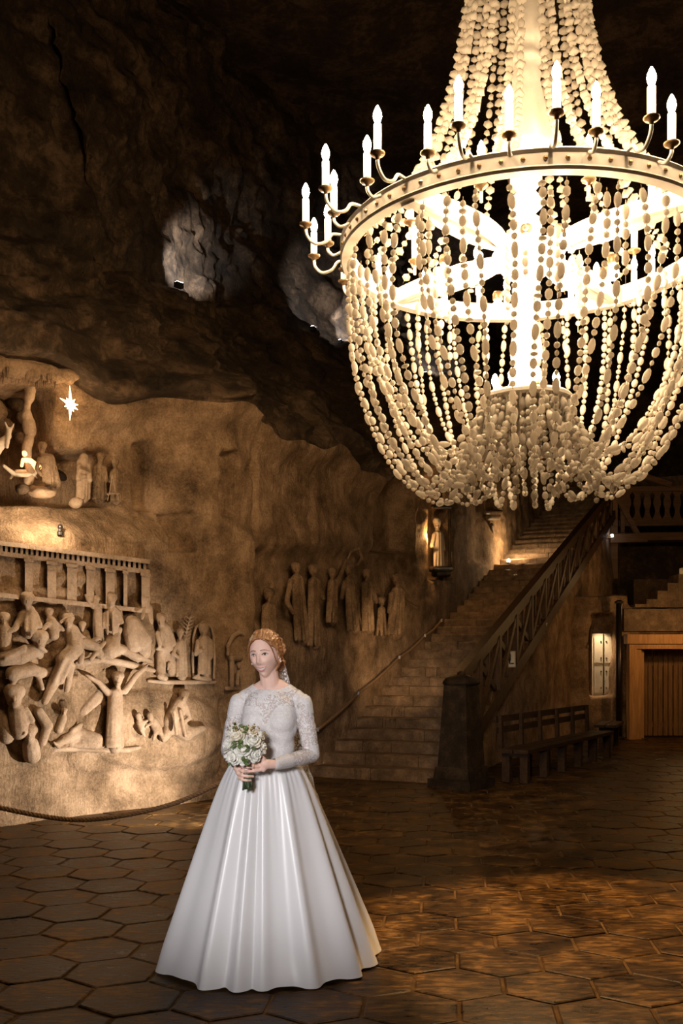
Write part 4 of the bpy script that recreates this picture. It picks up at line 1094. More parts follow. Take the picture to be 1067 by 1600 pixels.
# four inward-bowed beams
for k in range(4):
    a0, a1 = math.radians(45 + 90 * k), math.radians(135 + 90 * k); am = (a0 + a1) / 2
    P0, P2 = pol(RR - .02, a0, RZ), pol(RR - .02, a1, RZ); Cc = pol(-0.52, am, RZ - 0.02)
    pts = [P0 * (1 - t) ** 2 + Cc * 2 * t * (1 - t) + P2 * t * t for t in np.linspace(0, 1, 25)]
    V = []
    for i, p in enumerate(pts):
        T = (pts[min(i + 1, 24)] - pts[max(i - 1, 0)]).normalized(); nrm = Vector((-T.y, T.x, 0)).normalized()
        for sx, sz in ((-1, -1), (1, -1), (1, 1), (-1, 1)): V.append(p + nrm * sx * 0.022 + Vector((0, 0, sz * 0.05)))
    F = [(i * 4 + j, i * 4 + (j + 1) % 4, i * 4 + 4 + (j + 1) % 4, i * 4 + 4 + j) for i in range(24) for j in range(4)] + [(3, 2, 1, 0), (96, 97, 98, 99)]
    MB().add(V, F).build('beam', 'chandelier_white', chan, fixn=True)
    MB().bar(pol(RR - .06, a0, RZ), pol(RR - .0, a0, RZ), 0.10, 0.12).build('beam_bracket', 'chandelier_white', chan)

# --- candles on curled arms; parts copied from one prototype with shared meshes
def pmesh(mb, name, mat, smooth=True):
    me = mb.mesh(name, smooth); me.materials.append(MATS[mat]); return me
HC = 0.165
me_sleeve = pmesh(MB().lathe([(0.022, 0.012), (0.022, HC), (0.015, HC + 0.004), (0.0135, HC + .008)], (0, 0, 0), 14), 'candle_sleeve', 'candle_sleeve')
me_bulb = pmesh(MB().lathe([(0.012, HC + .006), (0.020, HC + .025), (0.0245, HC + .045), (0.022, HC + .065), (0.013, HC + .088), (0.004, HC + .104)], (0, 0, 0), 14), 'bulb', 'bulb_glow')
me_cup = pmesh(MB().lathe([(0.010, -0.03), (0.014, -0.012), (0.034, -0.006), (0.043, 0.004), (0.043, 0.010), (0.024, 0.012)], (0, 0, 0), 16), 'drip_cup', 'brass_dark')
def arm_mesh(pts, nm):
    p = catmull([Vector(q) for q in pts], 6); return pmesh(MB().tube(p, 0.0105, 8), nm, 'chandelier_white')
# arm meshes run from the cup (origin) back to the hoop along -x
me_armA = arm_mesh([(0, 0, -.02), (-0.01, 0, -.07), (-.06, 0, -.115), (-.13, 0, -.10), (-.165, 0, -.055), (-.20, 0, -.05), (-.27, 0, -.06)], 'candle_arm')
me_armB = arm_mesh([(0, 0, -.02), (-0.005, 0, -.05), (-.04, 0, -.075), (-.09, 0, -.055), (-.13, 0, -.03)], 'candle_arm')
me_stem = arm_mesh([(0, 0, -.02), (0, 0, -.05), (0, 0, -.09)], 'candle_arm')
def candle(r, th, z, arm, down=False):
    a = bpy.data.objects.new('candle_arm', arm); COL.objects.link(a); a.parent = chan
    a.location = pol(r, th, z) - Vector(chan.location); a.rotation_euler = (0, 0, th)
    for nm, me in (('drip_cup', me_cup), ('candle_sleeve', me_sleeve), ('bulb', me_bulb)):
        o = bpy.data.objects.new(nm, me); COL.objects.link(o); o.parent = a
NA = 18
for k in range(NA):
    th = 2 * PI * (k + 0.28) / NA
    candle(RR + .27, th, RZ + 0.12, me_armA)
    candle(RR + .13, th + PI / NA, RZ + 0.10, me_armB)
for k in range(8):
    th = 2 * PI * (k + 0.35) / 8
    candle(0.80, th, RZ + 0.10, me_stem)
# hanging glass lamps under the beams
me_sock = pmesh(MB().lathe([(0.03, -0.005), (0.036, -.02), (0.036, -.06), (0.026, -.065)], (0, 0, 0), 12), 'socket', 'brass_dark')
me_globe = pmesh(MB().lathe([(0.02, -.065), (0.034, -.09), (0.040, -.12), (0.034, -.15), (0.015, -.165)], (0, 0, 0), 12), 'globe', 'bulb_glow')
for k in range(8):
    th = math.radians(22.5 + 45 * k + (12 if k % 2 else -12)); r_ = 0.55
    s_ = bpy.data.objects.new('hanging_socket', me_sock); COL.objects.link(s_); s_.parent = chan
    s_.location = pol(r_, th, RZ - .05) - Vector(chan.location)
    g = bpy.data.objects.new('globe', me_globe); COL.objects.link(g); g.parent = s_

# small bulbs added on the crown disc to light the lower beads
me_fill_socket = pmesh(MB().lathe([(0.022, 0), (0.022, 0.02), (0.014, 0.03), (0.014, 0.05)], (0, 0, 0), 10), 'fill_socket', 'brass_dark')
me_fill_bulb = pmesh(MB().lathe([(0.012, 0.05), (0.022, 0.07), (0.024, 0.09), (0.012, 0.12), (0.003, 0.132)], (0, 0, 0), 10), 'bulb', 'bulb_glow')
for k in range(8):
    s_ = bpy.data.objects.new('fill_socket', me_fill_socket); COL.objects.link(s_); s_.parent = chan
    s_.location = pol(0.21, 2 * PI * (k + .2) / 8, 3.29) - Vector(chan.location)
    g = bpy.data.objects.new('bulb', me_fill_bulb); COL.objects.link(g); g.parent = s_

# --- beads
def bead_template(r, h, seg=7, ring=5):
    b_ = MB().ell((0, 0, 0), (r, r, h), None, seg, ring); return np.array(b_.v), b_.f
def chip_template(a, h):
    V = [(-a, -a, -h * .3), (a, -a, -h * .5), (a, a, -h * .3), (-a, a, -h * .5), (-a * .8, -a, h * .5), (a, -a * .7, h * .3), (a * .7, a, h * .5), (-a, a * .8, h * .3), (0, 0, h), (0, 0, -h)]
    F = [(0, 1, 5, 4), (1, 2, 6, 5), (2, 3, 7, 6), (3, 0, 4, 7), (4, 5, 8), (5, 6, 8), (6, 7, 8), (7, 4, 8), (1, 0, 9), (2, 1, 9), (3, 2, 9), (0, 3, 9)]
    return np.array(V), F
KIND = {'long': bead_template(0.0225, 0.046), 'round': bead_template(0.0185, 0.0180), 'mid': bead_template(0.0235, 0.031), 'small': bead_template(0.013, 0.016),
        'chip': chip_template(0.024, 0.030), 'chip2': chip_template(0.017, 0.022), 'disc': bead_template(0.025, 0.013)}
HGT = {'long': 0.046, 'round': 0.018, 'mid': 0.031, 'small': 0.016, 'chip': 0.028, 'chip2': 0.021, 'disc': 0.013}
KME = {}
for k, (V, F) in KIND.items():
    KME[k] = pmesh(MB().add(V, F), 'bead', 'crystal', True)
stuffV, stuffF, sn_ = [], [], 0
single = []          # (depth, kind, position, rotation, string id)
allb = []
def string_beads(pts, seq, sid):
    pts = [Vector(p) for p in pts]; seg = [(pts[i + 1] - pts[i]).length for i in range(len(pts) - 1)]; tot = sum(seg)
    cum = np.r_[0, np.cumsum(seg)]; A = np.array([tuple(p) for p in pts])
    d = 0.02; i = random.randrange(len(seq))
    while True:
        k = seq[i % len(seq)]; i += 1; h = HGT[k]; d += h + 0.002
        if d + h > tot: break
        p = np.array([np.interp(d, cum, A[:, c]) for c in range(3)]); q = np.array([np.interp(min(d + .01, tot), cum, A[:, c]) for c in range(3)])
        T = Vector(q - p).normalized() if np.linalg.norm(q - p) > 1e-6 else Vector((0, 0, 1))
        R_ = T.to_track_quat('Z', 'Y').to_matrix() @ Matrix.Rotation(random.uniform(0, 6.28), 3, 'Z')
        allb.append((float(p[1]), k, Vector(p), R_, sid)); d += h + random.uniform(0.002, 0.012)
threads = []
def thread(pts, name='bead_string'):
    o = MB().tube(pts, 0.0025, 4).build(name, 'brass_dark', chan); threads.append(o); return len(threads) - 1
sw = [(1.15, 4.16), (1.175, 3.98), (1.165, 3.72), (1.12, 3.44), (1.02, 3.16), (0.90, 2.92), (0.76, 2.74), (0.62, 2.66), (0.50, 2.72), (0.40, 2.90), (0.33, 3.08), (0.285, 3.24)]
seqs = [['long', 'small', 'round', 'small'], ['mid', 'round', 'long', 'round'], ['long', 'round', 'disc', 'mid', 'round'], ['round', 'small', 'mid', 'small', 'long'], ['round', 'round', 'mid']]
NS = 44
for k in range(NS):
    th = 2 * PI * (k + random.uniform(-.22, .22)) / NS; dz = random.uniform(-.05, .05) + (0.10 if k % 3 == 1 else 0); dr = random.uniform(-.02, .02) - (0.05 if k % 3 == 1 else 0)
    c = []
    for i, (r_, z) in enumerate(sw):
        w = math.sin(PI * min(1, i / 9)) if i < 9 else 0.3
        c.append(pol(r_ + dr * w * 2.2, th + 0.02 * math.sin(i + k), z + dz * w))
    pts = catmull(c, 5); sid = thread(pts); string_beads(pts, seqs[k % 5], sid)
# second, inner set of swags falling straighter to the crown
sw2 = [(1.08, 4.15), (1.08, 3.9), (1.02, 3.6), (0.90, 3.32), (0.74, 3.08), (0.58, 2.95), (0.44, 2.98), (0.34, 3.1), (0.28, 3.24)]
for k in range(17):
    th = 2 * PI * (k + 0.5 + random.uniform(-.3, .3)) / 17; dz = random.uniform(-.08, .08)
    pts = catmull([pol(r_, th, z + dz * math.sin(PI * i / 8)) for i, (r_, z) in enumerate(sw2)], 5); sid = thread(pts); string_beads(pts, seqs[(k * 2) % 5], sid)
# upper strands from the hoop to the canopy
for k in range(15):
    for j in (0, 1):
        th = 2 * PI * (k + 0.5 + (-.16 if j else .16)) / 15
        pts = [pol(0.30 + (0.76 - .06 * j) * math.exp(-(z - 4.3) / 0.72), th, z) for z in np.linspace(4.30, 7.03, 26)]
        sid = thread(pts); string_beads(pts, ['chip', 'chip2', 'chip', 'disc'] if (k + j) % 2 else ['chip2', 'chip', 'mid', 'chip2'], sid)
# short drops from the crown, from the swag bottoms and from the beams
for k in range(30):
    th = 2 * PI * (k + random.uniform(-.3, .3)) / 30; r_ = random.choice([.29, .24, .16]); L_ = random.uniform(.24, .42)
    pts = [pol(r_ + .03 * t, th, 3.25 - L_ * t) for t in np.linspace(0, 1, 6)]; sid = thread(pts, 'bead_drop'); string_beads(pts, seqs[k % 5], sid)
for k in range(30):
    th = 2 * PI * (k + random.uniform(-.3, .3)) / 30; r_ = random.uniform(.30, .55); z = 2.66 + 1.4 * max(0, .52 - r_) ** 1.2 + random.uniform(0, .1)
    pts = [pol(r_, th, z + .02), pol(r_ + .01, th, z - random.uniform(.08, .16))]; sid = thread(pts, 'bead_drop'); string_beads(pts, ['small', 'round', 'mid'], sid)
for k in range(20):
    th = 2 * PI * (k + .4) / 20; r_ = random.choice([.35, .6, .95]); pts = [pol(r_, th, RZ - .05), pol(r_, th, RZ - .05 - random.uniform(.25, .5))]; sid = thread(pts, 'bead_drop'); string_beads(pts, seqs[1], sid)
allb.sort(key=lambda b_: b_[0])
inview = [b_ for b_ in allb if 0 < HZ - (b_[2].z - CH) * FPX / b_[2].y < 1600 and 533.5 + FPX * b_[2].x / b_[2].y < 1067]
sel = set(id(b_) for b_ in inview[:300])
offn = 0; SV = []; SF = []
for b_ in allb:
    dep, k, p, R_, sid = b_
    if id(b_) in sel:
        o = bpy.data.objects.new('bead', KME[k]); COL.objects.link(o); o.parent = threads[sid]
        o.location = p - WLOC(threads[sid]); o.rotation_euler = R_.to_euler()
    else:
        V, F = KIND[k]; V2 = V @ np.array(R_).T + np.array(p)
        SV.append(V2); SF += [tuple(i + offn for i in f) for f in F]; offn += len(V2)
SV = np.vstack(SV)
me = bpy.data.meshes.new('crystal_beads'); me.from_pydata((SV - np.array([CX, CY, 2.6])).tolist(), [], SF); me.update()
me.polygons.foreach_set('use_smooth', [True] * len(me.polygons)); me.materials.append(MATS['crystal'])
o = bpy.data.objects.new('crystal_beads', me); COL.objects.link(o); o.parent = chan; o['kind'] = 'stuff'
# added spot under the crown, throwing a pool of light on the floor
dl = add_light('floor_pool_spot', 'SPOT', (CX, CY, 2.72), 520, (1.0, 0.60, 0.25), (CX + 0.35, CY - 0.75, 0), 0.10, 66, 0.35)
# ================================================================== THE BRIDE
BX, BY = -0.375, 5.02
bride = thing('person', (BX, BY, 0), 'smiling woman in a white lace wedding gown holding a bouquet', 'person')
YAW = math.radians(-17); HDX = Vector((-0.384, 4.985, 1.592))
RH = Matrix.Rotation(YAW, 3, 'Z') @ Matrix.Rotation(math.radians(-5), 3, 'Y') @ Matrix.Rotation(math.radians(4), 3, 'X')
# --- head: a sphere shaped in local axes (x her left, -y forward, z up)
def head_fn(D):
    x, y, z = D[:, 0], D[:, 1], D[:, 2]
    X = x * 0.0735; Y = np.where(y < 0, y * 0.089, y * 0.100); Z = np.where(z > 0, z * 0.108, z * 0.120)
    dn = sstep(0.05, 1.0, -z)                                   # jaw narrows
    X = X * (1 - 0.42 * dn ** 1.3); Y = np.where(y < 0, Y * (1 - 0.10 * dn), Y * (1 - 0.55 * dn))
    fr = sstep(0.0, 0.7, -y)
    g = lambda cx, cz, sx, sz: np.exp(-((X - cx) / sx) ** 2 - ((Z - cz) / sz) ** 2) * fr
    d = 0.0
    d = d + 0.0235 * g(0, -0.034, 0.0095, 0.013) + 0.013 * g(0, -0.012, 0.0075, 0.020)          # nose
    d = d + 0.008 * (g(0.012, -0.042, 0.007, 0.008) + g(-0.012, -0.042, 0.007, 0.008))
    d = d - 0.0105 * (g(0.031, 0.004, 0.017, 0.011) + g(-0.031, 0.004, 0.017, 0.011))              # sockets
    d = d + 0.004 * (g(0.03, 0.022, 0.022, 0.008) + g(-0.03, 0.022, 0.022, 0.008))
    d = d + 0.0105 * (g(0.037, -0.032, 0.017, 0.016) + g(-0.037, -0.032, 0.017, 0.016)) - 0.0035 * (g(0.036, -0.062, 0.008, 0.016) + g(-0.036, -0.062, 0.008, 0.016))            # smiling cheeks
    d = d + 0.007 * g(0, -0.070, 0.024, 0.014) - 0.004 * g(0, -0.088, 0.02, 0.006) + 0.012 * g(0, -0.108, 0.018, 0.014)
    Y = Y - d
    return np.stack([X, Y, Z], -1)
hm = MB().ell((0, 0, 0), 1.0, None, 96, 72); D = np.array(hm.v); HV_ = head_fn(D)
face_bvh = BVHTree.FromPolygons([tuple(p) for p in HV_], [tuple(f) for f in hm.f])
def face_pt(x, z, proud=0.0):
    h = face_bvh.ray_cast(Vector((x, -0.4, z)), Vector((0, 1, 0)))
    p = h[0] if h[0] is not None else Vector((x, -0.05, z)); return Vector((p.x, p.y - proud, p.z))
def HW(p): return HDX + RH @ Vector(p)
body = MB(); body.add([tuple(HW(p)) for p in HV_], hm.f)
GRP = []          # (p0, p1, r0, r1, group)
def bc(p0, r0, p1, r1, grp, seg=14):
    p0, p1 = Vector(p0), Vector(p1); body.cap(p0, r0, p1, r1, seg); GRP.append((p0, p1, r0, r1, grp))
def be(c, r, grp, R=None):
    body.ell(c, r, R, 20, 14); GRP.append((Vector(c), Vector(c), max(r) * .7, max(r) * .7, grp))
SHX, SHY = -0.357, 5.015
TW = Matrix.Rotation(math.radians(-10), 3, 'Z')
def T(x, y, z): return Vector((SHX, SHY, 0)) + TW @ Vector((x, y, 0)) + Vector((0, 0, z))
# neck and torso
bc(T(0, 0.02, 1.40), 0.050, HW((0, 0.02, -0.06)), 0.047, 'neck')
bc(T(-0.07, 0.02, 1.405), 0.040, T(0.07, 0.02, 1.405), 0.040, 'torso')
bc(T(-0.13, 0.015, 1.366), 0.043, T(0, 0.02, 1.42), 0.048, 'torso'); bc(T(0.13, 0.015, 1.366), 0.043, T(0, 0.02, 1.42), 0.048, 'torso')
be(T(0, 0.01, 1.33), (0.146, 0.086, 0.10), 'torso', TW)
for s in (-1, 1): bc(T(0.04 * s, 0.025, 1.43), 0.036, T(0.15 * s, 0.018, 1.355), 0.036, 'torso')
be(T(0, 0.0, 1.25), (0.142, 0.095, 0.12), 'torso', TW)
for s in (-1, 1):
    be(T(0.062 * s, -0.048, 1.258), (0.070, 0.060, 0.066), 'torso', TW); be(T(0.060 * s, -0.030, 1.305), (0.070, 0.058, 0.085), 'torso', TW); be(T(0.055 * s, -0.028, 1.205), (0.066, 0.060, 0.085), 'torso', TW)
be(T(0, -0.045, 1.255), (0.050, 0.050, 0.075), 'torso', TW)
be(T(0, 0.0, 1.13), (0.118, 0.085, 0.14), 'torso', TW)
be(T(0, 0.01, 0.93), (0.135, 0.105, 0.15), 'hip', TW)
for s in (-1, 1):
    bc(T(0.085 * s, 0.01, 0.93), 0.085, T(0.08 * s, 0.0, 0.50), 0.055, 'leg'); bc(T(0.08 * s, 0.0, 0.50), 0.053, T(0.075 * s, 0.03, 0.10), 0.034, 'leg')
    bc(T(0.075 * s, 0.03, 0.08), 0.033, T(0.08 * s, -0.12, 0.035), 0.028, 'leg')
# arms: her right (left in the picture), her left
RSH, REL, RWR = Vector((-0.520, 5.035, 1.348)), Vector((-0.575, 5.06, 1.105)), Vector((-0.507, 4.835, 1.060))
LSH, LEL, LWR = Vector((-0.192, 4.985, 1.348)), Vector((-0.150, 5.00, 1.085)), Vector((-0.318, 4.775, 1.062))
for sh, el, wr, g in ((RSH, REL, RWR, 'armr'), (LSH, LEL, LWR, 'arml')):
    bc(sh, 0.041, sh.lerp(el, .45), 0.040, g); bc(sh.lerp(el, .45), 0.043, el, 0.036, g)
    bc(el, 0.036, el.lerp(wr, .35), 0.036, g); bc(el.lerp(wr, .35), 0.036, wr, 0.023, g)
# hands round the stems (axis of the stems: grip at GP)
GP = Vector((-0.455, 4.765, 1.055))
def chain(pts, rad, grp='hand'):
    for a, b_, r0, r1 in zip(pts[:-1], pts[1:], rad[:-1], rad[1:]): bc(a, r0, b_, r1, grp, 10)
# her left hand comes from the right, palm behind-right of the stems, fingers over the front to the left
LP = Vector((-0.385, 4.752, 1.066))
bc(LWR, 0.022, LP + Vector((.02, 0, 0)), 0.024, 'hand'); bc(LP + Vector((.01, -.004, .020)), 0.017, LP + Vector((.012, 0, -.022)), 0.017, 'hand')
for k, (dz, l, r_) in enumerate(((0.033, 0.92, .0078), (0.0115, 1.0, .0080), (-0.0098, 0.96, .0077), (-0.0300, 0.82, .0070))):
    b0 = LP + Vector((-0.006, -0.008, dz)); tip = 0.085 * l
    chain([b0, b0 + Vector((-.030 * l, -.016, -.001)), b0 + Vector((-.060 * l, -.012, -.003)), b0 + Vector((-tip, .006, -.004))], [r_ * 1.1, r_ * 1.05, r_, r_ * .82])
chain([LP + Vector((.012, -.012, .026)), LP + Vector((-.012, -.024, .046)), LP + Vector((-.038, -.022, .055)), LP + Vector((-.056, -.016, .056))], [.012, .0105, .0095, .0078])
# her right hand from the left, below and behind, fingers wrapping under the other hand
RP = Vector((-0.497, 4.790, 1.043))
bc(RWR, 0.022, RP, 0.023, 'hand'); bc(RP + Vector((0, -.006, .020)), 0.016, RP + Vector((.004, -.004, -.022)), 0.016, 'hand')
for k, (dz, l, r_) in enumerate(((0.014, 0.95, .0078), (-0.0075, 1.0, .0079), (-0.0285, 0.95, .0076), (-0.048, 0.8, .0069))):
    b0 = RP + Vector((0.004, -0.012, dz)); 
    chain([b0, b0 + Vector((.020 * l, -.022, -.004)), b0 + Vector((.050 * l, -.024, -.008)), b0 + Vector((.074 * l, -.008, -.010))], [r_ * 1.1, r_ * 1.05, r_, r_ * .82])
chain([RP + Vector((.0, -.012, .024)), RP + Vector((.016, -.028, .040)), RP + Vector((.036, -.030, .048))], [.012, .010, .008])
bo = fuse(body, 'body', 'skin', bride, 0.0030, 2, True)
# --- classify the skin surface to cut the clothes from it
me = bo.data; nvt = len(me.vertices)
co = np.empty(nvt * 3); me.vertices.foreach_get('co', co); co = co.reshape(-1, 3) + np.array(WLOC(bo))
nrm = np.empty(nvt * 3); me.vertices.foreach_get('normal', nrm); nrm = nrm.reshape(-1, 3)
best = np.full(nvt, 1e9); lab = np.zeros(nvt, int); names = ['neck', 'torso', 'hip', 'leg', 'armr', 'arml', 'hand', 'head']
def seg_d(p0, p1, r0, r1):
    a, b_ = np.array(p0), np.array(p1); ab = b_ - a; l2 = max(ab @ ab, 1e-9); t = np.clip(((co - a) @ ab) / l2, 0, 1)
    return np.linalg.norm(co - (a + t[:, None] * ab), axis=1) - (r0 + (r1 - r0) * t)
for p0, p1, r0, r1, g in GRP:
    d = seg_d(p0, p1, r0, r1); k = d < best; best[k] = d[k]; lab[k] = names.index(g)
hd = np.linalg.norm((co - np.array(HDX)) / np.array([.08, .10, .125]), axis=1) < 1.0
lab[hd & (lab != names.index('torso'))] = names.index('head')
faces = [tuple(p.vertices) for p in me.polygons]
# relax the torso so the fused volumes flow into one another
ed = np.empty(len(me.edges) * 2, int); me.edges.foreach_get('vertices', ed); ed = ed.reshape(-1, 2)
deg = np.bincount(ed.ravel(), minlength=nvt)[:, None].astype(float)
wh = (~np.isin(lab, [names.index('hand')]))[:, None] * 1.0
for _ in range(5):
    acc = np.zeros_like(co)
    for c in range(3): acc[:, c] = np.bincount(ed[:, 0], co[ed[:, 1], c], nvt) + np.bincount(ed[:, 1], co[ed[:, 0], c], nvt)
    co = co + wh * 0.5 * (acc / np.maximum(deg, 1) - co)
wt = (np.isin(lab, [names.index('torso'), names.index('hip')]) * sstep(1.40, 1.34, co[:, 2]))[:, None]
for _ in range(70):
    acc = np.zeros_like(co)
    for c in range(3): acc[:, c] = np.bincount(ed[:, 0], co[ed[:, 1], c], nvt) + np.bincount(ed[:, 1], co[ed[:, 0], c], nvt)
    co = co + wt * 0.55 * (acc / np.maximum(deg, 1) - co)
me.vertices.foreach_set('co', (co - np.array(WLOC(bo))).ravel()); me.update()
nrm = np.empty(nvt * 3); me.vertices.foreach_get('normal', nrm); nrm = nrm.reshape(-1, 3)
sxl = (co - np.array([SHX, SHY, 0])) @ np.array(TW)              # torso axes
def shell(name, mat, mask, off, it=0):
    idx = np.where(mask)[0]; mp = -np.ones(nvt, int); mp[idx] = np.arange(len(idx))
    F = [tuple(int(mp[i]) for i in f) for f in faces if all(mask[i] for i in f)]
    P_ = co[idx] + nrm[idx] * (off[idx, None] if hasattr(off, '__len__') else off)
    return MB().add(P_.tolist(), F).build(name, mat, bride, True)
L_ = lambda *n: np.isin(lab, [names.index(q) for q in n])
neck_line = 1.418 + 0.03 * np.clip((np.abs(sxl[:, 0]) - 0.05) / 0.06, 0, 1) - 0.006 * (sxl[:, 1] < 0)
torso_m = L_('torso', 'neck', 'hip') & (co[:, 2] > 1.04) & (co[:, 2] < neck_line)
cuff = np.zeros(nvt, bool)
shell('lace_top', 'lace', (torso_m | L_('armr', 'arml')), 0.0035)
# sweetheart bodice
ax = np.abs(sxl[:, 0]); sw_line = 1.335 - 0.085 * np.exp(-(ax / 0.034) ** 2) - 0.25 * np.clip(ax - 0.10, 0, 1)
shell('bodice', 'lace_dense', torso_m & ((co[:, 2] < sw_line) | ((sxl[:, 1] > 0.02) & (co[:, 2] < 1.38))), 0.0075)
# dense lace at shoulders, neckline and cuffs
nz = fbm(co * 17, 2)
shm = (torso_m | L_('armr', 'arml')) & (co[:, 2] + 0.05 * nz > 1.31) & ((np.abs(sxl[:, 0]) + 0.03 * nz > 0.125) | (co[:, 2] + 0.02 * nz > 1.40))
shell('shoulder_applique', 'lace_dense', shm, 0.0060)
aa = L_('arml') & (seg_d(LWR, LWR.lerp(LEL, .22), .05, .05) < 0); shell('cuff', 'lace_dense', aa & (nz > -.5), 0.0062)
aa = L_('armr') & (seg_d(RWR, RWR.lerp(REL, .22), .05, .05) < 0); shell('cuff', 'lace_dense', aa & (nz > -.5), 0.0062)
aa = L_('arml') & (seg_d(LEL, LEL, .065, .065) < 0); shell('sleeve_applique', 'lace_dense', aa & (nz > 0.05), 0.0058)
mid = torso_m & (ax < 0.05) & (co[:, 2] > 1.345) & (co[:, 2] < 1.42) & (sxl[:, 1] < 0); shell('neckline_applique', 'lace_dense', mid & (nz > -0.1), 0.0062)

# --- face parts
def fcurve(pts, proud): return [HW(face_pt(x, z, proud)) for x, z in pts]
for s in (-1, 1):
    ex, ez = 0.0305 * s, 0.001
    e = HW(face_pt(ex, ez, -0.0035)); mb = MB(); mb.ell(e, (0.0125, 0.008, 0.0050), RH, 14, 10); ey = mb.build('eye', 'eye_white', bride, True)
    e2 = HW(face_pt(ex - 0.001, ez, 0.0008)); MB().ell(e2, (0.0060, 0.0045, 0.0050), RH, 12, 8).build('iris', 'eye_dark', ey, True)
    lid = [(ex + (t - .5) * 0.030, ez + 0.0060 * math.sin(PI * t) + 0.0003 - 0.001 * abs(t - .5)) for t in np.linspace(0, 1, 9)]
    MB().tube(fcurve(lid, 0.0015), [0.0010 + 0.0021 * math.sin(PI * min(1, t + .1)) for t in np.linspace(0, 1, 9)], 6).build('eyelash', 'eye_dark', bride, True)
    lid2 = [(ex + (t - .5) * 0.027, ez - 0.0042 * math.sin(PI * t)) for t in np.linspace(0, 1, 9)]
    MB().tube(fcurve(lid2, 0.0010), 0.0010, 6).build('lower_lash', 'brow', bride, True)
    br = [(s * (0.012 + 0.040 * t), 0.0190 + 0.006 * math.sin(PI * min(1, t * 0.8 + .1)) - 0.006 * t * t) for t in np.linspace(0, 1, 9)]
    MB().tube(fcurve(br, 0.0012), [0.0016 + 0.0010 * math.sin(PI * min(1, t * .7 + .2)) - 0.0012 * t for t in np.linspace(0, 1, 9)], 6).build('eyebrow', 'brow', bride, True)
    # ear
    ec = HW((0.071 * s, 0.012, -0.008)); mb = MB(); mb.ell(ec, (0.009, 0.017, 0.029), RH, 12, 10); mb.ell(ec + RH @ Vector((0.003 * s, -.002, -.026)), (0.006, 0.009, 0.010), RH, 8, 6)
    mb.build('ear', 'skin', bride, True)
    MB().ell(ec + RH @ Vector((0.006 * s, -.004, -.036)), 0.0045, None, 8, 6).build('earring', 'teeth', bride, True)
    nsp = HW(face_pt(0.0075 * s, -0.0455, -0.001)); MB().ell(nsp, (0.0032, 0.002, 0.0018), RH, 8, 6).build('nostril', 'lips', bride, True)
# smile: teeth between lips
xs_ = np.linspace(-0.026, 0.026, 17)
up_ = [(x, -0.0640 + 0.0045 * (x / .026) ** 2) for x in xs_]; lo_ = [(x, -0.0785 + 0.0185 * (x / .026) ** 2) for x in xs_]
V = []; 
for (x, z), (x2, z2) in zip(up_, lo_): V += [HW(face_pt(x, z, 0.0012)), HW(face_pt(x, (z + z2) / 2, 0.0022)), HW(face_pt(x2, z2, 0.0012))]
F = []
for i in range(16):
    for j in (0, 1): F.append((i * 3 + j, i * 3 + 3 + j, i * 3 + 4 + j, i * 3 + 1 + j))
MB().add(V, F).build('teeth', 'teeth', bride, True)
MB().tube(fcurve(up_, 0.0012), [0.0008 + 0.0020 * (1 - (x / .026) ** 2) for x in xs_], 8).build('upper_lip', 'lips', bride, True)
MB().tube(fcurve(lo_, 0.0012), [0.0008 + 0.0030 * (1 - (x / .026) ** 2) for x in xs_], 8).build('lower_lip', 'lips', bride, True)

# --- hair: cap parted and swept back, crown braid, low bun, loose strands
def hair_mask(D_, V_):
    hl = 0.062 - 0.9 * np.clip(D_[:, 1] + 0.20, 0, 0.6) * 0.30
    az = np.abs(V_[:, 0])
    front = V_[:, 2] > (0.070 - 0.38 * np.clip(az - 0.012, 0, .1) - 0.0)
    side = (D_[:, 1] > -0.32) & (V_[:, 2] > 0.018 - 0.16 * (D_[:, 1] + 0.32))
    back = (D_[:, 1] > 0.12) & (V_[:, 2] > -0.085)
    temple = (D_[:, 1] > -0.60) & (V_[:, 2] > 0.036 - 0.06 * (D_[:, 1] + 0.60))
    return (front & (D_[:, 1] < -0.25)) | side | back | temple
mk = hair_mask(D, HV_)
strand = 0.0013 * np.sin(np.arctan2(D[:, 0], D[:, 2]) * 38 + 5 * D[:, 1] + 2 * fbm(D * 3, 2)) + 0.004 * fbm(D * 4, 2)
vol = 0.010 + 0.010 * sstep(0.2, 0.9, D[:, 2]) + 0.006 * sstep(-.1, .6, D[:, 1])
part = -0.007 * np.exp(-((D[:, 0] + 0.10) / 0.05) ** 2) * sstep(0.2, .5, D[:, 2]) * (D[:, 1] < .2)
HS = HV_ + D * (vol + strand + part)[:, None]
idx = np.where(mk)[0]; mp = -np.ones(len(D), int); mp[idx] = np.arange(len(idx))
F = [tuple(int(mp[i]) for i in f) for f in hm.f if all(mk[i] for i in f)]
hair = MB().add([tuple(HW(p)) for p in HS[idx]], F)
hair = hair.build('hair', 'hair', bride, True)
md = hair.modifiers.new('thick', 'SOLIDIFY'); md.thickness = 0.016; md.offset = -1
bn_ = MB()
for k in range(14):
    a = k * 0.9; c = Vector((0.030 * math.cos(a) + .02, 0.092 + 0.012 * math.sin(a * 1.7), -0.052 + 0.030 * math.sin(a)))
    bn_.ell(HW(c), (0.024, 0.022, 0.015), RH @ Matrix.Rotation(a, 3, 'Y'), 10, 8)
bn_.build('bun', 'hair', hair, True)
br_ = MB()
for k in range(19):
    t = k / 18; a = PI * t
    c = Vector((0.082 * math.cos(a), 0.062 + 0.012 * math.sin(a), 0.002 + 0.100 * math.sin(a)))
    dirn = Vector((-math.sin(a), 0, math.cos(a)))
    R_ = RH @ dirn.to_track_quat('X', 'Y').to_matrix() @ Matrix.Rotation(0.6 if k % 2 else -0.6, 3, 'Z')
    br_.ell(HW(c), (0.0165, 0.0085, 0.0095), R_, 10, 8)
